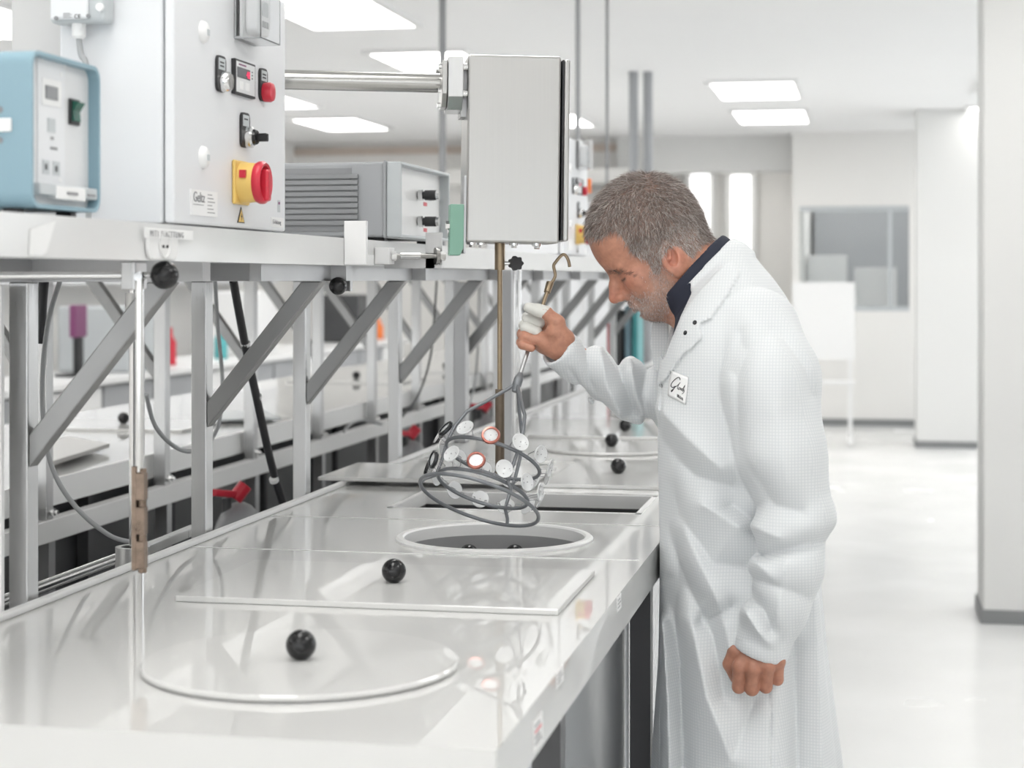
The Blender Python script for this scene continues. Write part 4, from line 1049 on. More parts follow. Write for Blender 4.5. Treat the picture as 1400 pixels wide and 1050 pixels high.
def seg2(u, v, pts):                             # distance to a polyline, plane coordinates
    d = None
    for (ax_, ay_), (bx_, by_) in zip(pts[:-1], pts[1:]):
        dx, dy = bx_ - ax_, by_ - ay_
        t = np.clip(((u - ax_) * dx + (v - ay_) * dy) / (dx * dx + dy * dy), 0, 1)
        e = np.hypot(u - ax_ - t * dx, v - ay_ - t * dy); d = e if d is None else np.minimum(d, e)
    return d

# ------------------------------------------------------------------ the man
YM = 3.26
man = thing('person', 'man in white checked lab coat bending over the bench, holding the wire basket', 'person', (-.22, YM, 0))
HS = .911
HC_ = PY(901, 350, YM)
f0 = Vector((-.993, -.115, 0)).normalized()
pit = math.radians(26.1)
hx = (f0 * math.cos(pit) - ZV * math.sin(pit)).normalized(); hy = ZV.cross(f0).normalized(); hz = hx.cross(hy)
HB = np.array([tuple(hx), tuple(hy), tuple(hz)], dtype=np.float32)      # rows: local axes
def to_head(p): return ((p - A3(HC_)) @ HB.T) / HS
def from_head(x, y, z): return HC_ + (hx * x + hy * y + hz * z) * HS
LID = [(.0868, .022, -.0115), (.0866, .034, -.0125), (.0838, .046, -.0125), (.079, .0515, -.011)]
def head_sdf(p):
    q = to_head(p); q = q.copy(); sy = q[:, 1].copy(); q[:, 1] = np.abs(q[:, 1])
    d = ell(q, (.002, 0, .068), (.110, .085, .103))
    d = smin(d, ell(q, (-.03, 0, .03), (.074, .078, .075)), .03)
    d = smin(d, ell(q, (.055, 0, .055), (.052, .066, .072)), .03)          # forehead
    d = smin(d, ell(q, (.040, 0, -.03), (.050, .062, .070)), .025)         # mid face
    d = smin(d, cone(q, (-.022, .055, -.045), (.055, .022, -.088), .021, .019), .03)   # jaw
    d = smin(d, ell(q, (.062, 0, -.086), (.022, .026, .021)), .022)        # chin
    d = smin(d, ell(q, (.058, .044, -.022), (.022, .020, .020)), .022)     # cheekbone
    d = smin(d, cone(q, (.092, .008, .018), (.076, .050, .014), .011, .009), .014)     # brow ridge
    d = smax(d, -(np.sqrt(((q - A3((.104, .033, -.004))) ** 2).sum(1)) - .0175), .014)  # eye socket
    d = smin(d, ell(q, (.0745, .034, -.006), (.0155, .017, .0135)), .004)  # lidded eye
    lid = np.sqrt(((q - A3((.0745, .034, -.0125))) ** 2).sum(1)); 
    d = smax(d, -chain(q, LID, [.0014, .0016, .0014, .001], .001), .003)   # lid line
    d = smin(d, chain(q, [(.094, 0, .010), (.106, 0, -.014), (.116, 0, -.036)], [.0085, .0105, .0125], .006), .012)  # nose
    d = smin(d, ell(q, (.103, .012, -.041), (.012, .0085, .009)), .007)
    d = smin(d, ell(q, (.078, 0, -.062), (.016, .028, .018)), .016)        # muzzle
    d = smin(d, cone(q, (.0925, 0, -.0645), (.080, .022, -.070), .0055, .0035), .006)       # lips
    d = smin(d, cone(q, (.0895, 0, -.0755), (.079, .020, -.073), .0060, .0035), .006)
    d = smax(d, -cone(q, (.097, 0, -.0700), (.082, .022, -.0715), .0013, .0010), .003)
    d = smax(d, -cone(q, (.094, .020, -.038), (.076, .034, -.066), .0015, .001), .012)      # smile fold
    d = smax(d, -ell(q, (.084, 0, -.0835), (.006, .02, .005)), .008)
    d = smin(d, ell(q, (.078, 0, -.030), (.021, .020, .030)), .010)        # upper jaw
    # ear
    e = to_ear(q)
    ear = smax(ell(e, (0, .002, 0), (.0235, .0120, .036)), -ell(e, (.004, .009, .003), (.0125, .0105, .020)), .003)
    ear = smin(ear, ell(e, (-.002, .000, -.026), (.010, .006, .012)), .006)
    ear = smin(ear, cone(e, (.006, .005, .0), (.002, .004, .014), .0035, .003), .004)
    ear = smin(ear, cone(e, (.015, .002, -.006), (.013, .003, .001), .0045, .004), .004)   # tragus
    d = smin(d, ear, .006)
    return d * HS
EC = A3((-.020, .080, -.016)); _er = math.radians(-8); _ey = math.radians(24)
_R = np.array(Matrix.Rotation(_ey, 3, 'Z').to_3x3() @ Matrix.Rotation(_er, 3, 'Y').to_3x3(), dtype=np.float32)
def to_ear(q): return (q - EC) @ _R
# hands ------------------------------------------------------------
def q_(z, l, n): return Bk(0, 0, z) - RVp * l - FV * n       # along rod, towards the left of the photo, towards camera
RVp = (RV - AX * RV.dot(AX)).normalized()
wr_r = PY(766, 474, 3.20)
fz = [.358, .341, .3235, .307]                                # index .. little finger along the rod
fingers_r = []
for i, z in enumerate(fz):
    s = (1.0, 1.04, 1.0, .86)[i]
    fingers_r.append([q_(z + .004, -.026, -.014), q_(z + .003, .004 * s, -.024), q_(z, .0195 * s, -.008), q_(z - .003, .0155 * s, .0135), q_(z - .004, -.004, .0165)])
thumb_r = [PY(768, 466, 3.185), PY(762, 441, 3.175), PY(746, 427, 3.172), PY(735, 424, 3.175), PY(723, 421, 3.18)]
wr_l = PY(1042, 876, 3.045)
mcp_l = [PY(1011, 912, 3.022), PY(1030, 915, 3.014), PY(1049, 912, 3.018), PY(1064, 904, 3.03)]
pip_l = [PY(1010, 939, 3.028), PY(1028, 942, 3.022), PY(1047, 939, 3.026), PY(1063, 929, 3.036)]
dip_l = [PY(1012, 936, 3.054), PY(1029, 939, 3.050), PY(1047, 935, 3.052), PY(1062, 926, 3.058)]
tip_l = [PY(1014, 916, 3.058), PY(1030, 918, 3.056), PY(1046, 915, 3.058), PY(1060, 908, 3.060)]
thumb_l = [PY(1026, 884, 3.05), PY(1005, 890, 3.04), PY(997, 908, 3.043), PY(1005, 926, 3.052)]
def hand_r_sdf(p):
    d = None
    for i, ch in enumerate(fingers_r):
        r = (.0098, .0098, .0094, .0084)[i]
        e = chain(p, ch, [r * 1.15, r * 1.08, r * 1.0, r * .97, r * .88], .003)
        d = e if d is None else smin(d, e, .0022)
    pal = None
    for i, ch in enumerate(fingers_r):
        e = cone(p, wr_r, ch[0], .019, .0135); pal = e if pal is None else smin(pal, e, .012)
    pal = smin(pal, cone(p, wr_r, q_(.322, -.020, .008), .021, .017), .015)
    pal = smin(pal, cone(p, PY(772, 462, 3.19), PY(759, 452, 3.178), .017, .0165), .015)      # thenar
    d = smin(d, pal, .005)
    return smin(d, chain(p, thumb_r, [.016, .0135, .0112, .0105, .0085], .005), .006)
def hand_l_sdf(p):
    d = None
    for i in range(4):
        r = (.0112, .0115, .0108, .0100)[i]
        e = chain(p, [mcp_l[i], pip_l[i], dip_l[i], tip_l[i]], [r * 1.05, r, r * .9, r * .8], .003)
        d = e if d is None else smin(d, e, .0022)
    pal = None
    for i in range(4):
        e = cone(p, wr_l, mcp_l[i], .020, .0125); pal = e if pal is None else smin(pal, e, .010)
    pal = smin(pal, cone(p, wr_l + Vector((-.008, .012, 0)), PY(1030, 908, 3.045), .019, .014), .01)
    d = smin(d, pal, .0045)
    for i in range(4): d = smin(d, np.sqrt(((p - A3(mcp_l[i] + Vector((0, -.004, .001)))) ** 2).sum(1)) - .0085, .006)
    return smin(d, chain(p, thumb_l, [.0155, .0125, .0108, .0095], .004), .007)
sh_l, el_l = PY(1050, 470, 3.10), PY(1092, 716, 3.05)
sh_r, el_r = PY(1005, 455, 3.42), PY(912, 556, 3.38)
def local(p, c, R, fn):
    d = np.sqrt(((p - A3(c)) ** 2).sum(1)) - R + .01
    m = d < .03
    if m.any(): d[m] = fn(p[m])
    return d
def body_sdf(p):
    d = local(p, from_head(0, 0, .02), .20, head_sdf)
    nk = cone(p, from_head(-.035, 0, -.02), PY(985, 400, YM), .062, .066)
    nk = smin(nk, cone(p, from_head(.02, 0, -.085), PY(955, 425, YM), .040, .05), .03)
    d = smin(d, nk, .022)
    d = smin(d, chain(p, [PY(985, 400, YM), Vector((-.235, YM, 1.25)), Vector((-.235, YM, .95))], [.066, .10, .10], .03), .03)
    d = smin(d, chain(p, [PY(990, 430, YM), sh_l, el_l, wr_l], [.06, .045, .026, .020], .02), .02)
    d = smin(d, chain(p, [PY(990, 430, YM), sh_r, el_r, wr_r], [.06, .045, .024, .019], .02), .02)
    for s in (-1, 1):
        d = smin(d, chain(p, [Vector((-.235, YM + s * .08, .92)), Vector((-.235, YM + s * .1, .5)), Vector((-.21, YM + s * .1, .09))], [.075, .05, .036], .02), .03)
    d = smin(d, local(p, Bk(0, 0, .335), .09, hand_r_sdf), .008)
    return smin(d, local(p, PY(1035, 905, 3.035), .085, hand_l_sdf), .008)
bv, bf_ = mesh_sdf(body_sdf, (-.64, 2.95, .0), (.02, 3.55, 1.78), .0024, slack=2.2)
me = np_mesh('body', bv, bf_)
# colour zones of the skin
q = to_head(bv.astype(np.float32)); qa = q.copy(); qa[:, 1] = np.abs(qa[:, 1])
mir = np.array([tuple(HC_)]) + (qa[:, :1] * np.array([tuple(hx)]) + qa[:, 1:2] * np.array([tuple(hy)]) + qa[:, 2:] * np.array([tuple(hz)])) * HS
pu, pv = proj(mir)
HAIR = [(780, 322), (806, 324), (822, 327), (832, 316), (846, 318), (858, 336), (868, 350), (884, 356), (894, 374), (902, 376), (905, 352), (916, 337), (930, 336), (938, 347), (947, 354), (957, 338), (972, 326), (972, 290), (950, 215), (860, 205), (770, 260)]
BEARD = [(888, 366), (902, 366), (912, 380), (922, 396), (918, 422), (905, 440), (880, 440), (866, 430), (850, 414), (864, 405), (884, 408), (892, 398), (886, 384)]
BROW = [(826, 376), (832, 369), (846, 369), (866, 374), (868, 379), (846, 375)]
near = (np.linalg.norm(q, axis=1) < .24)
skin = np.tile(np.array([.50, .245, .165]), (len(bv), 1))
rng = np.random.default_rng(3)
def blend(mask, col):
    global skin
    skin = skin * (1 - mask[:, None]) + np.array(col) * mask[:, None]
def soft(c, r): return np.exp(-((qa - np.array(c)) ** 2).sum(1) / (r * r)) * near
blend(.55 * soft((.118, 0, -.04), .022), (.50, .17, .12))
blend(.45 * soft((.07, .05, -.025), .028), (.50, .19, .13))
blend(.55 * soft((-.02, .09, -.016), .03), (.56, .21, .15))
blend(.8 * soft((.09, .008, -.0705), .012) * (np.abs(qa[:, 2] + .0705) < .009), (.30, .10, .09))
blend(.6 * soft((.087, .036, -.012), .012), (.24, .11, .085))
blend(.9 * np.exp(-(np.maximum(chain(qa.astype(np.float32), LID, [0, 0, 0, 0], .0005), 0) / .0032) ** 2) * near, (.05, .03, .025))
jit = rng.normal(0, 6, (2, 14))
beard_soft = np.mean([inpoly(pu + a_, pv + b_, BEARD) for a_, b_ in jit.T], 0) * near * (q[:, 0] > -.04)
blend(.75 * beard_soft, (.40, .27, .22))
hm = inpoly(pu, pv, HAIR) & near & (q[:, 2] > -.06)
blend(.75 * hm, (.24, .185, .16))
# finger tips and knuckles a little redder
for c in mcp_l + pip_l:
    blend(.35 * np.exp(-((bv - np.array(tuple(c))) ** 2).sum(1) / .012 ** 2), (.50, .19, .135))
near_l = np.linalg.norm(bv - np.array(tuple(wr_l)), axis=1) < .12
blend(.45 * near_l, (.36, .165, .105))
ca = me.color_attributes.new('skin_tone', 'FLOAT_COLOR', 'POINT')
ca.data.foreach_set('color', np.concatenate([skin, np.ones((len(bv), 1))], 1).astype(np.float32).ravel())
ms = bpy.data.materials.new('skin'); nt, b = nodes_of(ms)
at = nt.nodes.new('ShaderNodeAttribute'); at.attribute_name = 'skin_tone'
tc = nt.nodes.new('ShaderNodeTexCoord'); nz = nt.nodes.new('ShaderNodeTexNoise'); nz.inputs['Scale'].default_value = 90; nz.inputs['Detail'].default_value = 5
nt.links.new(tc.outputs['Object'], nz.inputs['Vector'])
mx = nt.nodes.new('ShaderNodeMix'); mx.data_type = 'RGBA'; mx.blend_type = 'MULTIPLY'; mx.inputs[0].default_value = .45
cr = nt.nodes.new('ShaderNodeValToRGB'); cr.color_ramp.elements[0].position = .3; cr.color_ramp.elements[0].color = (.62, .52, .5, 1); cr.color_ramp.elements[1].position = .65; cr.color_ramp.elements[1].color = (1.1, 1.08, 1.06, 1)
nt.links.new(nz.outputs['Fac'], cr.inputs[0]); nt.links.new(at.outputs['Color'], mx.inputs[6]); nt.links.new(cr.outputs[0], mx.inputs[7])
nt.links.new(mx.outputs[2], b.inputs['Base Color'])
setin(b, 'Roughness', .46); setin(b, 'Subsurface Weight', .12); setin(b, 'Subsurface Radius', (.01, .0035, .002)); setin(b, 'Subsurface Scale', .4)
bp = nt.nodes.new('ShaderNodeBump'); bp.inputs['Strength'].default_value = .35; bp.inputs['Distance'].default_value = .0012
n2 = nt.nodes.new('ShaderNodeTexNoise'); n2.inputs['Scale'].default_value = 260; n2.inputs['Detail'].default_value = 3
nt.links.new(tc.outputs['Object'], n2.inputs['Vector']); nt.links.new(n2.outputs['Fac'], bp.inputs['Height']); nt.links.new(bp.outputs['Normal'], b.inputs['Normal'])
body = link('body', me, ms, man)

# hair, beard and brows as short strands grown from the head
me.calc_loop_triangles()
nrm = np.zeros(len(bv) * 3, dtype=np.float32); me.vertices.foreach_get('normal', nrm); nrm = nrm.reshape(-1, 3)
def strands(name, mask, n, lmin, lmax, wid, comb, lift, cols, curl=.25, segs=3):
    idx = rng.choice(np.nonzero(mask)[0], n)
    base = bv[idx] + rng.normal(0, .0011, (n, 3)); nn = nrm[idx]
    hq = q[idx]
    cd = comb(hq)                                            # local comb direction
    cw = cd[:, :1] * np.array([tuple(hx)]) + cd[:, 1:2] * np.array([tuple(hy)]) + cd[:, 2:] * np.array([tuple(hz)])
    cw = cw - nn * (cw * nn).sum(1, keepdims=True); cw /= np.linalg.norm(cw, axis=1, keepdims=True) + 1e-9
    dirv = nn * lift + cw * (1 - lift) + rng.normal(0, curl, (n, 3)); dirv /= np.linalg.norm(dirv, axis=1, keepdims=True)
    ln = rng.uniform(lmin, lmax, n)[:, None]
    side = np.cross(dirv, nn); side /= np.linalg.norm(side, axis=1, keepdims=True) + 1e-9
    tw = rng.uniform(0, math.pi, n)[:, None]; side = side * np.cos(tw) + np.cross(dirv, side) * np.sin(tw)
    V = []; 
    for s in range(segs + 1):
        t = s / segs
        c = base + dirv * ln * t + cw * ln * (.35 * t * t) - nn * ln * (.18 * t * t) - nn * .0006
        w = wid * (1 - .85 * t)
        V += [c - side * w, c + side * w]
    V = np.stack(V, 1).reshape(-1, 3); m = 2 * (segs + 1)
    Fq = np.concatenate([np.arange(n)[:, None] * m + np.array([[2 * s, 2 * s + 1, 2 * s + 3, 2 * s + 2]]) for s in range(segs)])
    hm_ = np_mesh(name, V, Fq)
    c = np.array(cols)[rng.integers(0, len(cols), n)] * rng.uniform(.8, 1.2, (n, 1))
    ca = hm_.color_attributes.new('tone', 'FLOAT_COLOR', 'POINT')
    ca.data.foreach_set('color', np.concatenate([np.repeat(c, m, 0), np.ones((n * m, 1))], 1).astype(np.float32).ravel())
    o = link(name, hm_, mh, man); o['kind'] = 'stuff'; return o
mh = bpy.data.materials.new('grey_hair'); nt, b = nodes_of(mh)
at = nt.nodes.new('ShaderNodeAttribute'); at.attribute_name = 'tone'; nt.links.new(at.outputs['Color'], b.inputs['Base Color']); setin(b, 'Roughness', .5)
def comb_top(h):
    c = np.zeros_like(h); c[:, 0] = .9; c[:, 2] = -.35; c[:, 1] = h[:, 1] * 3
    side = np.abs(h[:, 1]) > .06; c[side] = np.array([.35, 0, -1.0])
    back = h[:, 0] < -.05; c[back] = np.array([.0, 0, -1.0])
    return c + rng.normal(0, .35, c.shape)
greys = [(.17, .13, .115), (.22, .175, .155), (.30, .245, .22), (.40, .345, .315), (.60, .55, .52), (.48, .42, .39), (.15, .115, .10)]
whites = [(.48, .44, .42), (.60, .57, .55), (.7, .67, .65), (.34, .28, .25)]
up_ = hm & ~((q[:, 2] < .03) & (qa[:, 1] > .05))
strands('hair', up_, 26000, .009, .017, .00042, comb_top, .45, greys)
sd_ = hm & ((q[:, 2] < .045) & (qa[:, 1] > .045))
part_label(strands('side_hair', sd_, 7500, .005, .010, .00036, comb_top, .35, whites + greys[2:5]), 'short greying hair above the ear')
bd_ = (beard_soft > rng.uniform(.05, .95, len(bv))) & near & (q[:, 0] > -.03) & (q[:, 2] < .0)
strands('stubble', bd_, 9500, .0018, .0048, .00028, lambda h: np.tile(np.array([.3, 0, -1.0]), (len(h), 1)), .5, whites + [(.2, .15, .13)])
br_ = inpoly(pu, pv, BROW) & near & (q[:, 0] > .06)
strands('eyebrows', br_, 700, .005, .010, .00036, lambda h: np.stack([-np.ones(len(h)) * .6, np.sign(h[:, 1]) * .8, np.ones(len(h)) * .1], 1), .2, [(.07, .05, .045), (.12, .09, .08)], curl=.12)

# finger cots
def cot(pts, rs, zlo=None):
    fn = lambda p: chain(p, pts, rs, .003)
    lo = np.min([tuple(c) for c in pts], 0) - .02; hi = np.max([tuple(c) for c in pts], 0) + .02
    v, f = mesh_sdf(fn, lo, hi, .0014)
    return link('finger_cot', np_mesh('finger_cot', v, f), 'cot', man)
M['cot'] = mat('white_rubber_cot', (.66, .655, .62), .55, var=.05, vscale=60, bump=.2, bscale=140, bdist=.001)
for i in (0, 1, 2)[:2]:
    ch = fingers_r[i]; r = .0098
    cot([ch[2], ch[3], ch[4]], [r * 1.13, r * 1.10, r * 1.03])
t_ = thumb_r
cot([t_[2], t_[3], t_[4]], [.0124, .0117, .0098])
# ------------------------------------------------------------------ lab coat
SEC = [(1.575, -.238, -.222, .035), (1.56, -.246, -.212, .055), (1.53, -.270, -.190, .085), (1.50, -.296, -.164, .125), (1.47, -.325, -.142, .165), (1.435, -.352, -.124, .19), (1.40, -.358, -.110, .205),
       (1.37, -.364, -.100, .21), (1.317, -.370, -.093, .21), (1.21, -.370, -.088, .205), (1.08, -.367, -.086, .20), (.95, -.366, -.080, .205),
       (.816, -.366, -.068, .215), (.618, -.376, -.043, .235), (.48, -.380, -.028, .245), (.40, -.380, -.025, .245)]
_z = np.linspace(.38, 1.62, 500)
_S = np.array(sorted(SEC)); _T = []
for k in (1, 2, 3):
    c = np.interp(_z, _S[:, 0], _S[:, k]); g = np.exp(-np.linspace(-2.2, 2.2, 17) ** 2); g /= g.sum()
    _T.append(np.convolve(np.pad(c, 8, mode='edge'), g, 'valid'))
def torso_sdf(p, grow=0.0):
    z = p[:, 2]
    xf, xb, hy_ = [np.interp(z, _z, t) for t in _T]
    cx_, rx_ = (xf + xb) / 2, (xb - xf) / 2 + grow
    hy_ = hy_ + grow
    a = np.abs((p[:, 0] - cx_) / rx_); b = np.abs((p[:, 1] - YM) / hy_)
    k = (a ** 2.3 + b ** 2.3) ** (1 / 2.3)
    return (k - 1) * np.minimum(rx_, hy_) * .92
ARM_L = [PY(1035, 455, 3.13), PY(1050, 520, 3.065), PY(1064, 620, 3.05), PY(1090, 712, 3.045), PY(1071, 800, 3.04), PY(1043, 882, 3.047)]
ARM_LR = [.078, .085, .079, .062, .057, .046]
ARM_R = [PY(1000, 470, 3.40), PY(920, 550, 3.385), PY(838, 526, 3.295), PY(767, 479, 3.205)]
ARM_RR = [.070, .060, .049, .036]
CUFF_L = PY(1041, 889, 3.047); CUFF_R = PY(763, 477, 3.20)
def axis_t(p, pts):                               # arc length along a chain and nearest direction
    best = None; L0 = 0
    for a, b in zip(pts[:-1], pts[1:]):
        a_, b_ = A3(a), A3(b); ab = b_ - a_; ln = np.sqrt(ab @ ab)
        t = np.clip(((p - a_) @ ab) / (ln * ln), 0, 1); d = np.sqrt(((p - a_ - t[:, None] * ab) ** 2).sum(1))
        if best is None: best, s = d, t * ln + L0
        else:
            m = d < best; best = np.where(m, d, best); s = np.where(m, t * ln + L0, s)
        L0 += ln
    return s
def fnoise(p, f, seed=0):
    r = np.random.default_rng(seed); o = np.zeros(len(p))
    for i in range(6):
        k = r.normal(0, 1, 3); k = k / np.linalg.norm(k) * f * r.uniform(.6, 1.5); o += np.sin(p @ k.astype(np.float32) + r.uniform(0, 6.28))
    return o / 6
# fold lines drawn in the coat's near side: (points in photo px, height in m, width in px)
FOLDS = [([(893, 640), (925, 700), (975, 770), (1010, 775)], -.010, 22), ([(905, 600), (950, 650), (1000, 665)], -.009, 18), ([(900, 560), (940, 600), (985, 640)], .007, 20),
         ([(905, 700), (935, 790), (975, 870), (990, 950)], -.009, 16), ([(915, 800), (930, 900), (935, 1050)], -.011, 14), ([(935, 720), (985, 830), (1000, 900)], .008, 22),
         ([(945, 850), (965, 950), (1000, 1040)], .009, 20), ([(1000, 830), (960, 850)], -.008, 14), ([(905, 850), (912, 950), (915, 1050)], .008, 12), ([(1030, 960), (1000, 1045)], -.007, 20),
         ([(1000, 690), (1040, 720)], -.008, 16), ([(960, 690), (1010, 720)], .006, 16), ([(1085, 880), (1090, 1050)], -.008, 14), ([(1115, 820), (1125, 1050)], .008, 18)]
AFOLDS = [([(985, 470), (975, 560), (1000, 630), (1030, 668)], -.008, 12), ([(1012, 455), (1008, 540), (1012, 620), (1035, 690)], -.007, 12), ([(1000, 500), (1035, 470), (1050, 450)], -.006, 14),
          ([(1070, 460), (1098, 500), (1112, 540)], -.006, 10), ([(1060, 560), (1075, 660)], .004, 20), ([(1035, 665), (1060, 690), (1095, 700)], -.008, 14),
          ([(1042, 760), (1090, 748), (1143, 732)], -.012, 9), ([(1030, 720), (1065, 735)], .007, 14), ([(1030, 790), (1060, 800), (1100, 815)], -.007, 12),
          ([(1026, 815), (1045, 835), (1055, 860)], -.009, 10), ([(1020, 838), (1035, 862), (1050, 880)], .007, 8), ([(1035, 770), (1055, 790)], .007, 12), ([(1075, 770), (1060, 850)], .004, 10)]
RFOLDS = [([(840, 480), (850, 520), (868, 560), (888, 575)], -.010, 8), ([(800, 470), (806, 520), (830, 562)], -.007, 8), ([(885, 500), (878, 540), (888, 585)], -.008, 7), ([(822, 478), (830, 530), (850, 570)], .007, 9), ([(862, 490), (868, 530), (880, 570)], .007, 9),
          ([(775, 500), (800, 535), (830, 562)], -.005, 6)]
def folds(u, v, lst, w=1.0):
    o = np.zeros(len(u))
    for pts, h, wd in lst: o += 2.0 * h * np.exp(-(seg2(u, v, pts) / wd) ** 1.2)
    return np.clip(o, -.017, .018) * w
LAPEL = [(1001, 358), (985, 366), (950, 404), (918, 452), (906, 492), (897, 526), (908, 522), (932, 488), (960, 462), (956, 444), (972, 436), (996, 402), (1012, 372)]
ca_, cb_ = PY(957, 380, YM), Vector((-.745, 0, .667))            # collar ring centre and axis
cU = Vector((0, 1, 0)); cV = cb_.cross(cU).normalized()
def ring_band(p, ru, rv, t, h0, h1, flare=0.0):
    q = p - A3(ca_); a = q @ A3(cb_); x = q @ A3(cV); y = q @ A3(cU)
    k = 1 + flare * (h1 - a)
    e = np.sqrt((x / (ru * k)) ** 2 + (y / (rv * k)) ** 2) + 1e-6
    d = np.abs(e - 1) * min(ru, rv) - t
    return smax(d, np.maximum(h0 - a, a - h1), .004)
def sleeve_l(p):
    u, v = proj(p)
    tdir = A3((ARM_L[-1] - ARM_L[-2]).normalized())
    cl_ = (p - A3(CUFF_L)) @ tdir
    calm = np.clip((-cl_ - .012) / .03, 0, 1)
    s = axis_t(p, ARM_L)
    al = chain(p, ARM_L, ARM_LR, .02)
    wrk = np.sin(s * 75 + 3.0 * fnoise(p, 14, 5)) * np.clip((s - .30) / .1, .0, 1)
    al = al - (.0028 * wrk + .004 * fnoise(p, 30, 7) + folds(u, v, AFOLDS, np.clip((3.08 - p[:, 1]) / .05, 0, 1))) * calm
    al = smax(al, cl_ - .006, .002)
    inner = cone(p, ARM_L[-1] - (ARM_L[-1] - ARM_L[-2]) * .3, ARM_L[-1] + (ARM_L[-1] - ARM_L[-2]) * .3, .039, .039)
    al = smax(al, -smax(inner, -(cl_ + .012), .003), .002)
    return al - .0014 * ((cl_ > -.014) & (cl_ < .02))
def sleeve_r(p):
    u, v = proj(p)
    td2 = A3((ARM_R[-1] - ARM_R[-2]).normalized()); c2 = (p - A3(CUFF_R)) @ td2
    calm = np.clip((-c2 - .012) / .03, 0, 1)
    s = axis_t(p, ARM_R)
    ar = chain(p, ARM_R, ARM_RR, .02)
    ar = ar - (.0045 * np.sin(s * 62 + 2.5 * fnoise(p, 16, 9)) * np.clip((s - .08) / .06, 0, 1) * np.clip((.36 - s) / .05, 0, 1) + .003 * fnoise(p, 34, 11) + folds(u, v, RFOLDS, 1.0)) * calm
    ar = smax(ar, c2 - .004, .002)
    in2 = cone(p, ARM_R[-1] - (ARM_R[-1] - ARM_R[-2]) * .3, ARM_R[-1] + (ARM_R[-1] - ARM_R[-2]) * .3, .031, .029)
    ar = smax(ar, -smax(in2, -(c2 + .010), .003), .002)
    return ar - .0012 * ((c2 > -.014) & (c2 < .02))
def trunk(p):
    u, v = proj(p)
    nearside = np.clip((3.20 - p[:, 1]) / .06, 0, 1)
    d = torso_sdf(p)
    d = smax(d, p[:, 2] - 1.565, .01)
    th = np.arctan2(p[:, 1] - YM, p[:, 0] + .225)
    disp = .0035 * fnoise(p * np.array([1, 1, .35], dtype=np.float32), 26, 1) + folds(u, v, FOLDS, nearside)
    disp = disp + .006 * np.clip((1.0 - p[:, 2]) / .5, 0, 1) * np.sin(th * 9 + 2 * p[:, 2])
    disp = disp + .004 * inpoly(u, v, LAPEL) * nearside
    disp = disp - .0035 * np.exp(-(seg2(u, v, [(905, 525), (900, 640), (898, 760), (905, 900), (902, 1050)]) / 1.6) ** 2) * nearside
    disp = disp - .004 * np.exp(-(seg2(u, v, [(1052, 945), (1056, 1050)]) / 1.6) ** 2) * nearside
    return d - disp
def gated(p, base, fn, lim=.045):
    d = base - .03
    m = base < lim
    if m.any(): d[m] = fn(p[m])
    return d
def coat_sdf(p):
    d = gated(p, smax(torso_sdf(p), p[:, 2] - 1.565, .01), trunk)
    col = ring_band(p, .092, .082, .0028, -.045, .004, 1.3)
    d = smin(d, col, .006)
    d = smin(d, gated(p, chain(p, ARM_L, ARM_LR, .02), sleeve_l), .005)
    d = smin(d, gated(p, chain(p, ARM_R, ARM_RR, .02), sleeve_r), .006)
    # neck opening, V opening below the chin, hem
    nk = cone(p, ca_ + cb_ * .12, ca_ - cb_ * .055, .088, .074)
    d = smax(d, -nk, .003)
    vv_ = smax(np.abs(p[:, 1] - YM) - .045 * np.clip((p[:, 2] - 1.335) / .11, 0, 1.3) , -(p[:, 2] - 1.335), .004)
    vv_ = smax(vv_, p[:, 0] + .315, .004)
    d = smax(d, -vv_, .003)
    u, v = proj(p)
    dk = inpoly(u, v, DARK) & (p[:, 1] < YM + .005) & (p[:, 1] > 3.10)
    d = np.where(dk, np.maximum(d, .004), d)
    return smax(d, .50 - p[:, 2], .003)
DARK = [(943, 388), (925, 400), (903, 416), (901, 480), (908, 494), (920, 462), (932, 432), (946, 402)]
cv_, cf_ = mesh_sdf(coat_sdf, (-.62, 2.90, .46), (.06, 3.56, 1.64), .0034)
cv_ = relax(cv_, cf_, 1, .35)
mc = bpy.data.materials.new('white_check_cloth'); nt, b = nodes_of(mc); N, L = nt.nodes, nt.links
tc = N.new('ShaderNodeTexCoord'); sp = N.new('ShaderNodeSeparateXYZ'); L.new(tc.outputs['Object'], sp.inputs[0])
ge = N.new('ShaderNodeNewGeometry'); sn_ = N.new('ShaderNodeSeparateXYZ'); L.new(ge.outputs['Normal'], sn_.inputs[0])
def mth(op, a, bb=None, c=None):
    n = N.new('ShaderNodeMath'); n.operation = op
    for i, x in enumerate((a, bb, c)):
        if x is None: continue
        if isinstance(x, (int, float)): n.inputs[i].default_value = x
        else: L.new(x, n.inputs[i])
    return n.outputs[0]
PIT = 2 * math.pi / .0052
def line(src): return mth('POWER', mth('MULTIPLY_ADD', mth('COSINE', mth('MULTIPLY', src, PIT)), .5, .5), 5.0)
ny = mth('GREATER_THAN', mth('ABSOLUTE', sn_.outputs[1]), mth('ABSOLUTE', sn_.outputs[0]))
mixh = N.new('ShaderNodeMix'); mixh.data_type = 'FLOAT'; L.new(ny, mixh.inputs[0]); L.new(line(sp.outputs[1]), mixh.inputs[2]); L.new(line(sp.outputs[0]), mixh.inputs[3])
g = mth('MAXIMUM', mixh.outputs[0], line(sp.outputs[2]))
mx = N.new('ShaderNodeMix'); mx.data_type = 'RGBA'; L.new(mth('MULTIPLY', g, .55), mx.inputs[0])
mx.inputs[6].default_value = (.71, .725, .735, 1); mx.inputs[7].default_value = (.53, .565, .59, 1)
L.new(mx.outputs[2], b.inputs['Base Color']); setin(b, 'Roughness', .75); setin(b, 'Sheen Weight', .1)
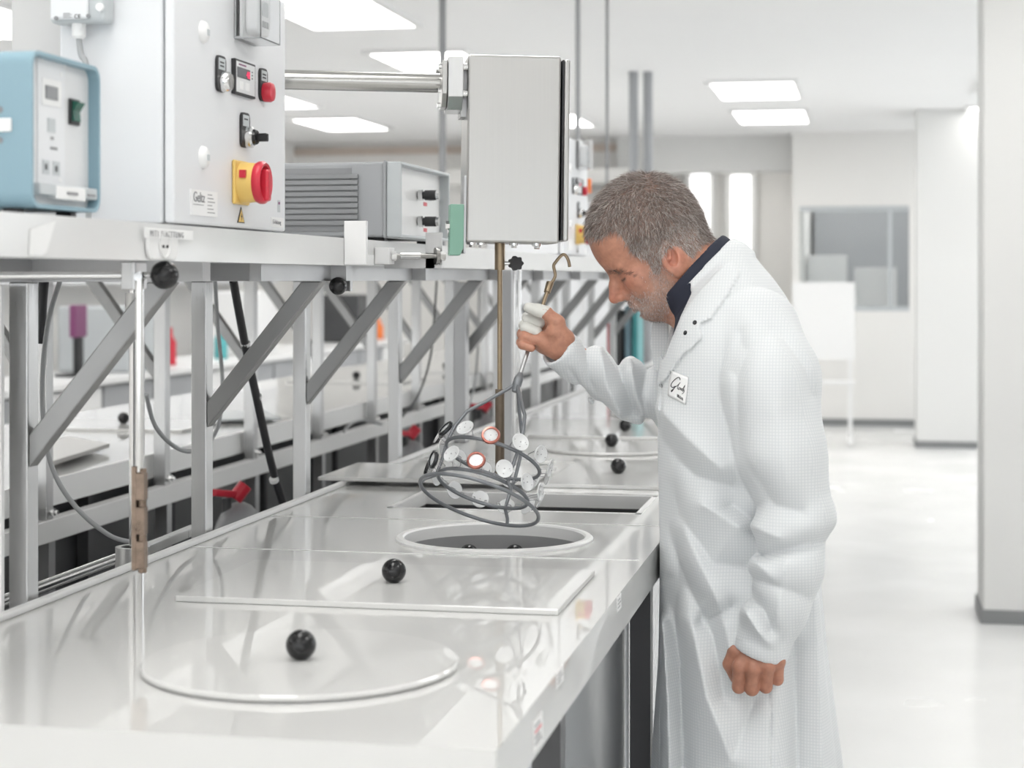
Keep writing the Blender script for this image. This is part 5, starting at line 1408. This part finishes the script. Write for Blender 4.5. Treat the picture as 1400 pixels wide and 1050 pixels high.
nz = N.new('ShaderNodeTexNoise'); nz.inputs['Scale'].default_value = 600; L.new(tc.outputs['Object'], nz.inputs['Vector'])
bp = N.new('ShaderNodeBump'); bp.inputs['Strength'].default_value = .15; bp.inputs['Distance'].default_value = .0006
L.new(nz.outputs['Fac'], bp.inputs['Height']); L.new(bp.outputs['Normal'], b.inputs['Normal'])
coat = link('lab_coat', np_mesh('lab_coat', cv_, cf_), mc, man)
fl = [PY(u, v, YM + .03) for u, v in ((897, 428), (913, 430), (914, 470), (905, 512), (894, 505), (889, 470), (891, 445))]
MB().prism(fl, (0, .006, 0)).build('far_lapel', mc, man, bevel=.002)
# shirt collar
M['navy'] = mat('navy_cotton', (.022, .025, .042), .8, var=.15, vscale=60)
def shirt_sdf(p):
    d = ring_band(p, .083, .073, .0035, -.055, .022, 1.0)
    gap = smax(np.abs(p[:, 1] - YM) - .012, p[:, 0] + .33, .003)
    d = smax(d, -gap, .003)
    tb = torso_sdf(p, -.016)
    tb = smax(tb, np.maximum(p[:, 2] - 1.50, 1.25 - p[:, 2]), .004)
    nk = cone(p, ca_ + cb_ * .12, ca_ - cb_ * .045, .084, .070)
    tb = smax(tb, -nk, .004)
    return smin(d, tb, .006)
sv, sf = mesh_sdf(shirt_sdf, (-.42, 3.02, 1.22), (-.06, 3.50, 1.63), .004)
link('shirt', np_mesh('shirt', sv, sf), 'navy', man)
# snap fasteners, patch with lettering: set on the coat where the photo shows them
from mathutils.bvhtree import BVHTree
bvh = BVHTree.FromPolygons([tuple(x) for x in cv_], [tuple(int(i) for i in f) for f in cf_])
def on_coat(u, v):
    a, b2 = cxy(u); dr = Vector((a, b2, -(v - HV) / FPX)).normalized()
    h = bvh.ray_cast(Vector((0, 0, ZC)), dr, 8.0)
    return (h[0], h[1]) if h[0] is not None else (PY(u, v, 3.08), Vector((0, -1, 0)))
for (u, v) in ((950, 441), (937, 455)):
    c, n = on_coat(u, v)
    MB().lathe(c - n * .0005, n, [(.0042, 0), (.004, .0015), (.0015, .002), (0, .001)], 18).build('snap_fastener', 'darkring', man, smooth=True)
c, n = on_coat(904, 527)
MB().lathe(c - n * .0005, n, [(.003, .0015), (.0045, .0018), (.0052, .001), (.0052, 0)], 20).build('snap_fastener', 'grey', man, smooth=True)
# name patch: a small grid of cloth laid on the coat
pc = [(918, 506), (942, 516), (938, 553), (914, 541)]     # photo corners
pv_ = []; NP = 8
for j in range(NP + 1):
    for i in range(NP + 1):
        s, t = i / NP, j / NP
        uu = (pc[0][0] * (1 - s) + pc[1][0] * s) * (1 - t) + (pc[3][0] * (1 - s) + pc[2][0] * s) * t
        vv = (pc[0][1] * (1 - s) + pc[1][1] * s) * (1 - t) + (pc[3][1] * (1 - s) + pc[2][1] * s) * t
        c, n = on_coat(uu, vv); pv_.append(c + n * .0018)
pf = [(j * (NP + 1) + i, j * (NP + 1) + i + 1, (j + 1) * (NP + 1) + i + 1, (j + 1) * (NP + 1) + i) for j in range(NP) for i in range(NP)]
pt = MB().add(pv_, pf).build('name_patch', 'paper', man, smooth=True)
sm = pt.modifiers.new('thickness', 'SOLIDIFY'); sm.thickness = .0012; sm.offset = 0
def stroke(pts, r, name):
    out = []
    for (a, b2) in pts:
        uu, vv = 890 + a / 13.13, 480 + b2 / 13.13          # zoomed-crop coordinates of the photograph
        c, n = on_coat(uu, vv); out.append(c + n * .0028)
    MB().tube(smoothpath(out, 5), r, 6).build(name, 'ink', pt, smooth=True)
stroke([(545, 520), (535, 482), (505, 476), (450, 515), (395, 580), (385, 635), (420, 655), (460, 630), (425, 690), (395, 730), (388, 715), (430, 680)], .0007, 'letter_g')
stroke([(465, 645), (515, 600), (545, 565), (520, 600), (495, 670), (512, 678)], .0005, 'letter_l')
stroke([(545, 655), (520, 660), (510, 690), (530, 690), (548, 660), (545, 700)], .00045, 'letter_a')
stroke([(555, 690), (575, 665), (572, 690), (560, 710)], .00045, 'letter_s')
stroke([(575, 715), (600, 660), (628, 615), (600, 690), (590, 730), (612, 690), (615, 720), (605, 745), (575, 770)], .00045, 'letter_h')
for k in range(6):
    a0 = 492 + k * 17; b0 = 775 + k * 12
    shape = [[(0, 0), (10, 6), (8, 50), (-2, 44), (0, 0)], [(0, 50), (2, 0), (10, 10), (4, 25), (10, 55)], [(3, 0), (0, 50)], [(10, 6), (0, 4), (-2, 44), (8, 50), (8, 30)], [(3, 0), (0, 50)], [(0, 50), (2, 0), (8, 52), (10, 4)]][k]
    stroke([(a0 + x, b0 + y) for x, y in shape], .00035, 'letter_' + 'origin'[k])
# trousers and shoes
def tr_sdf(p):
    d = None
    for s in (-1, 1):
        e = chain(p, [Vector((-.235, YM + s * .075, .92)), Vector((-.24, YM + s * .1, .5)), Vector((-.215, YM + s * .1, .07))], [.08, .07, .062], .03)
        d = e if d is None else smin(d, e, .02)
    return smax(d, .05 - p[:, 2], .005)
tv, tf = mesh_sdf(tr_sdf, (-.38, 3.02, .03), (-.08, 3.5, 1.04), .008)
link('trousers', np_mesh('trousers', tv, tf), 'navy', man)
for s in (-1, 1):
    yy = YM + s * .1
    fn = lambda p: smax(smin(chain(p, [Vector((-.19, yy, .045)), Vector((-.30, yy, .04)), Vector((-.385, yy + s * .01, .03))], [.045, .048, .036], .02), cone(p, (-.215, yy, .05), (-.215, yy, .10), .05, .045), .02), -p[:, 2] + .001, .004)
    v, f = mesh_sdf(fn, (-.45, yy - .08, -.01), (-.12, yy + .08, .17), .006)
    link('shoe', np_mesh('shoe', v, f), 'white', man)
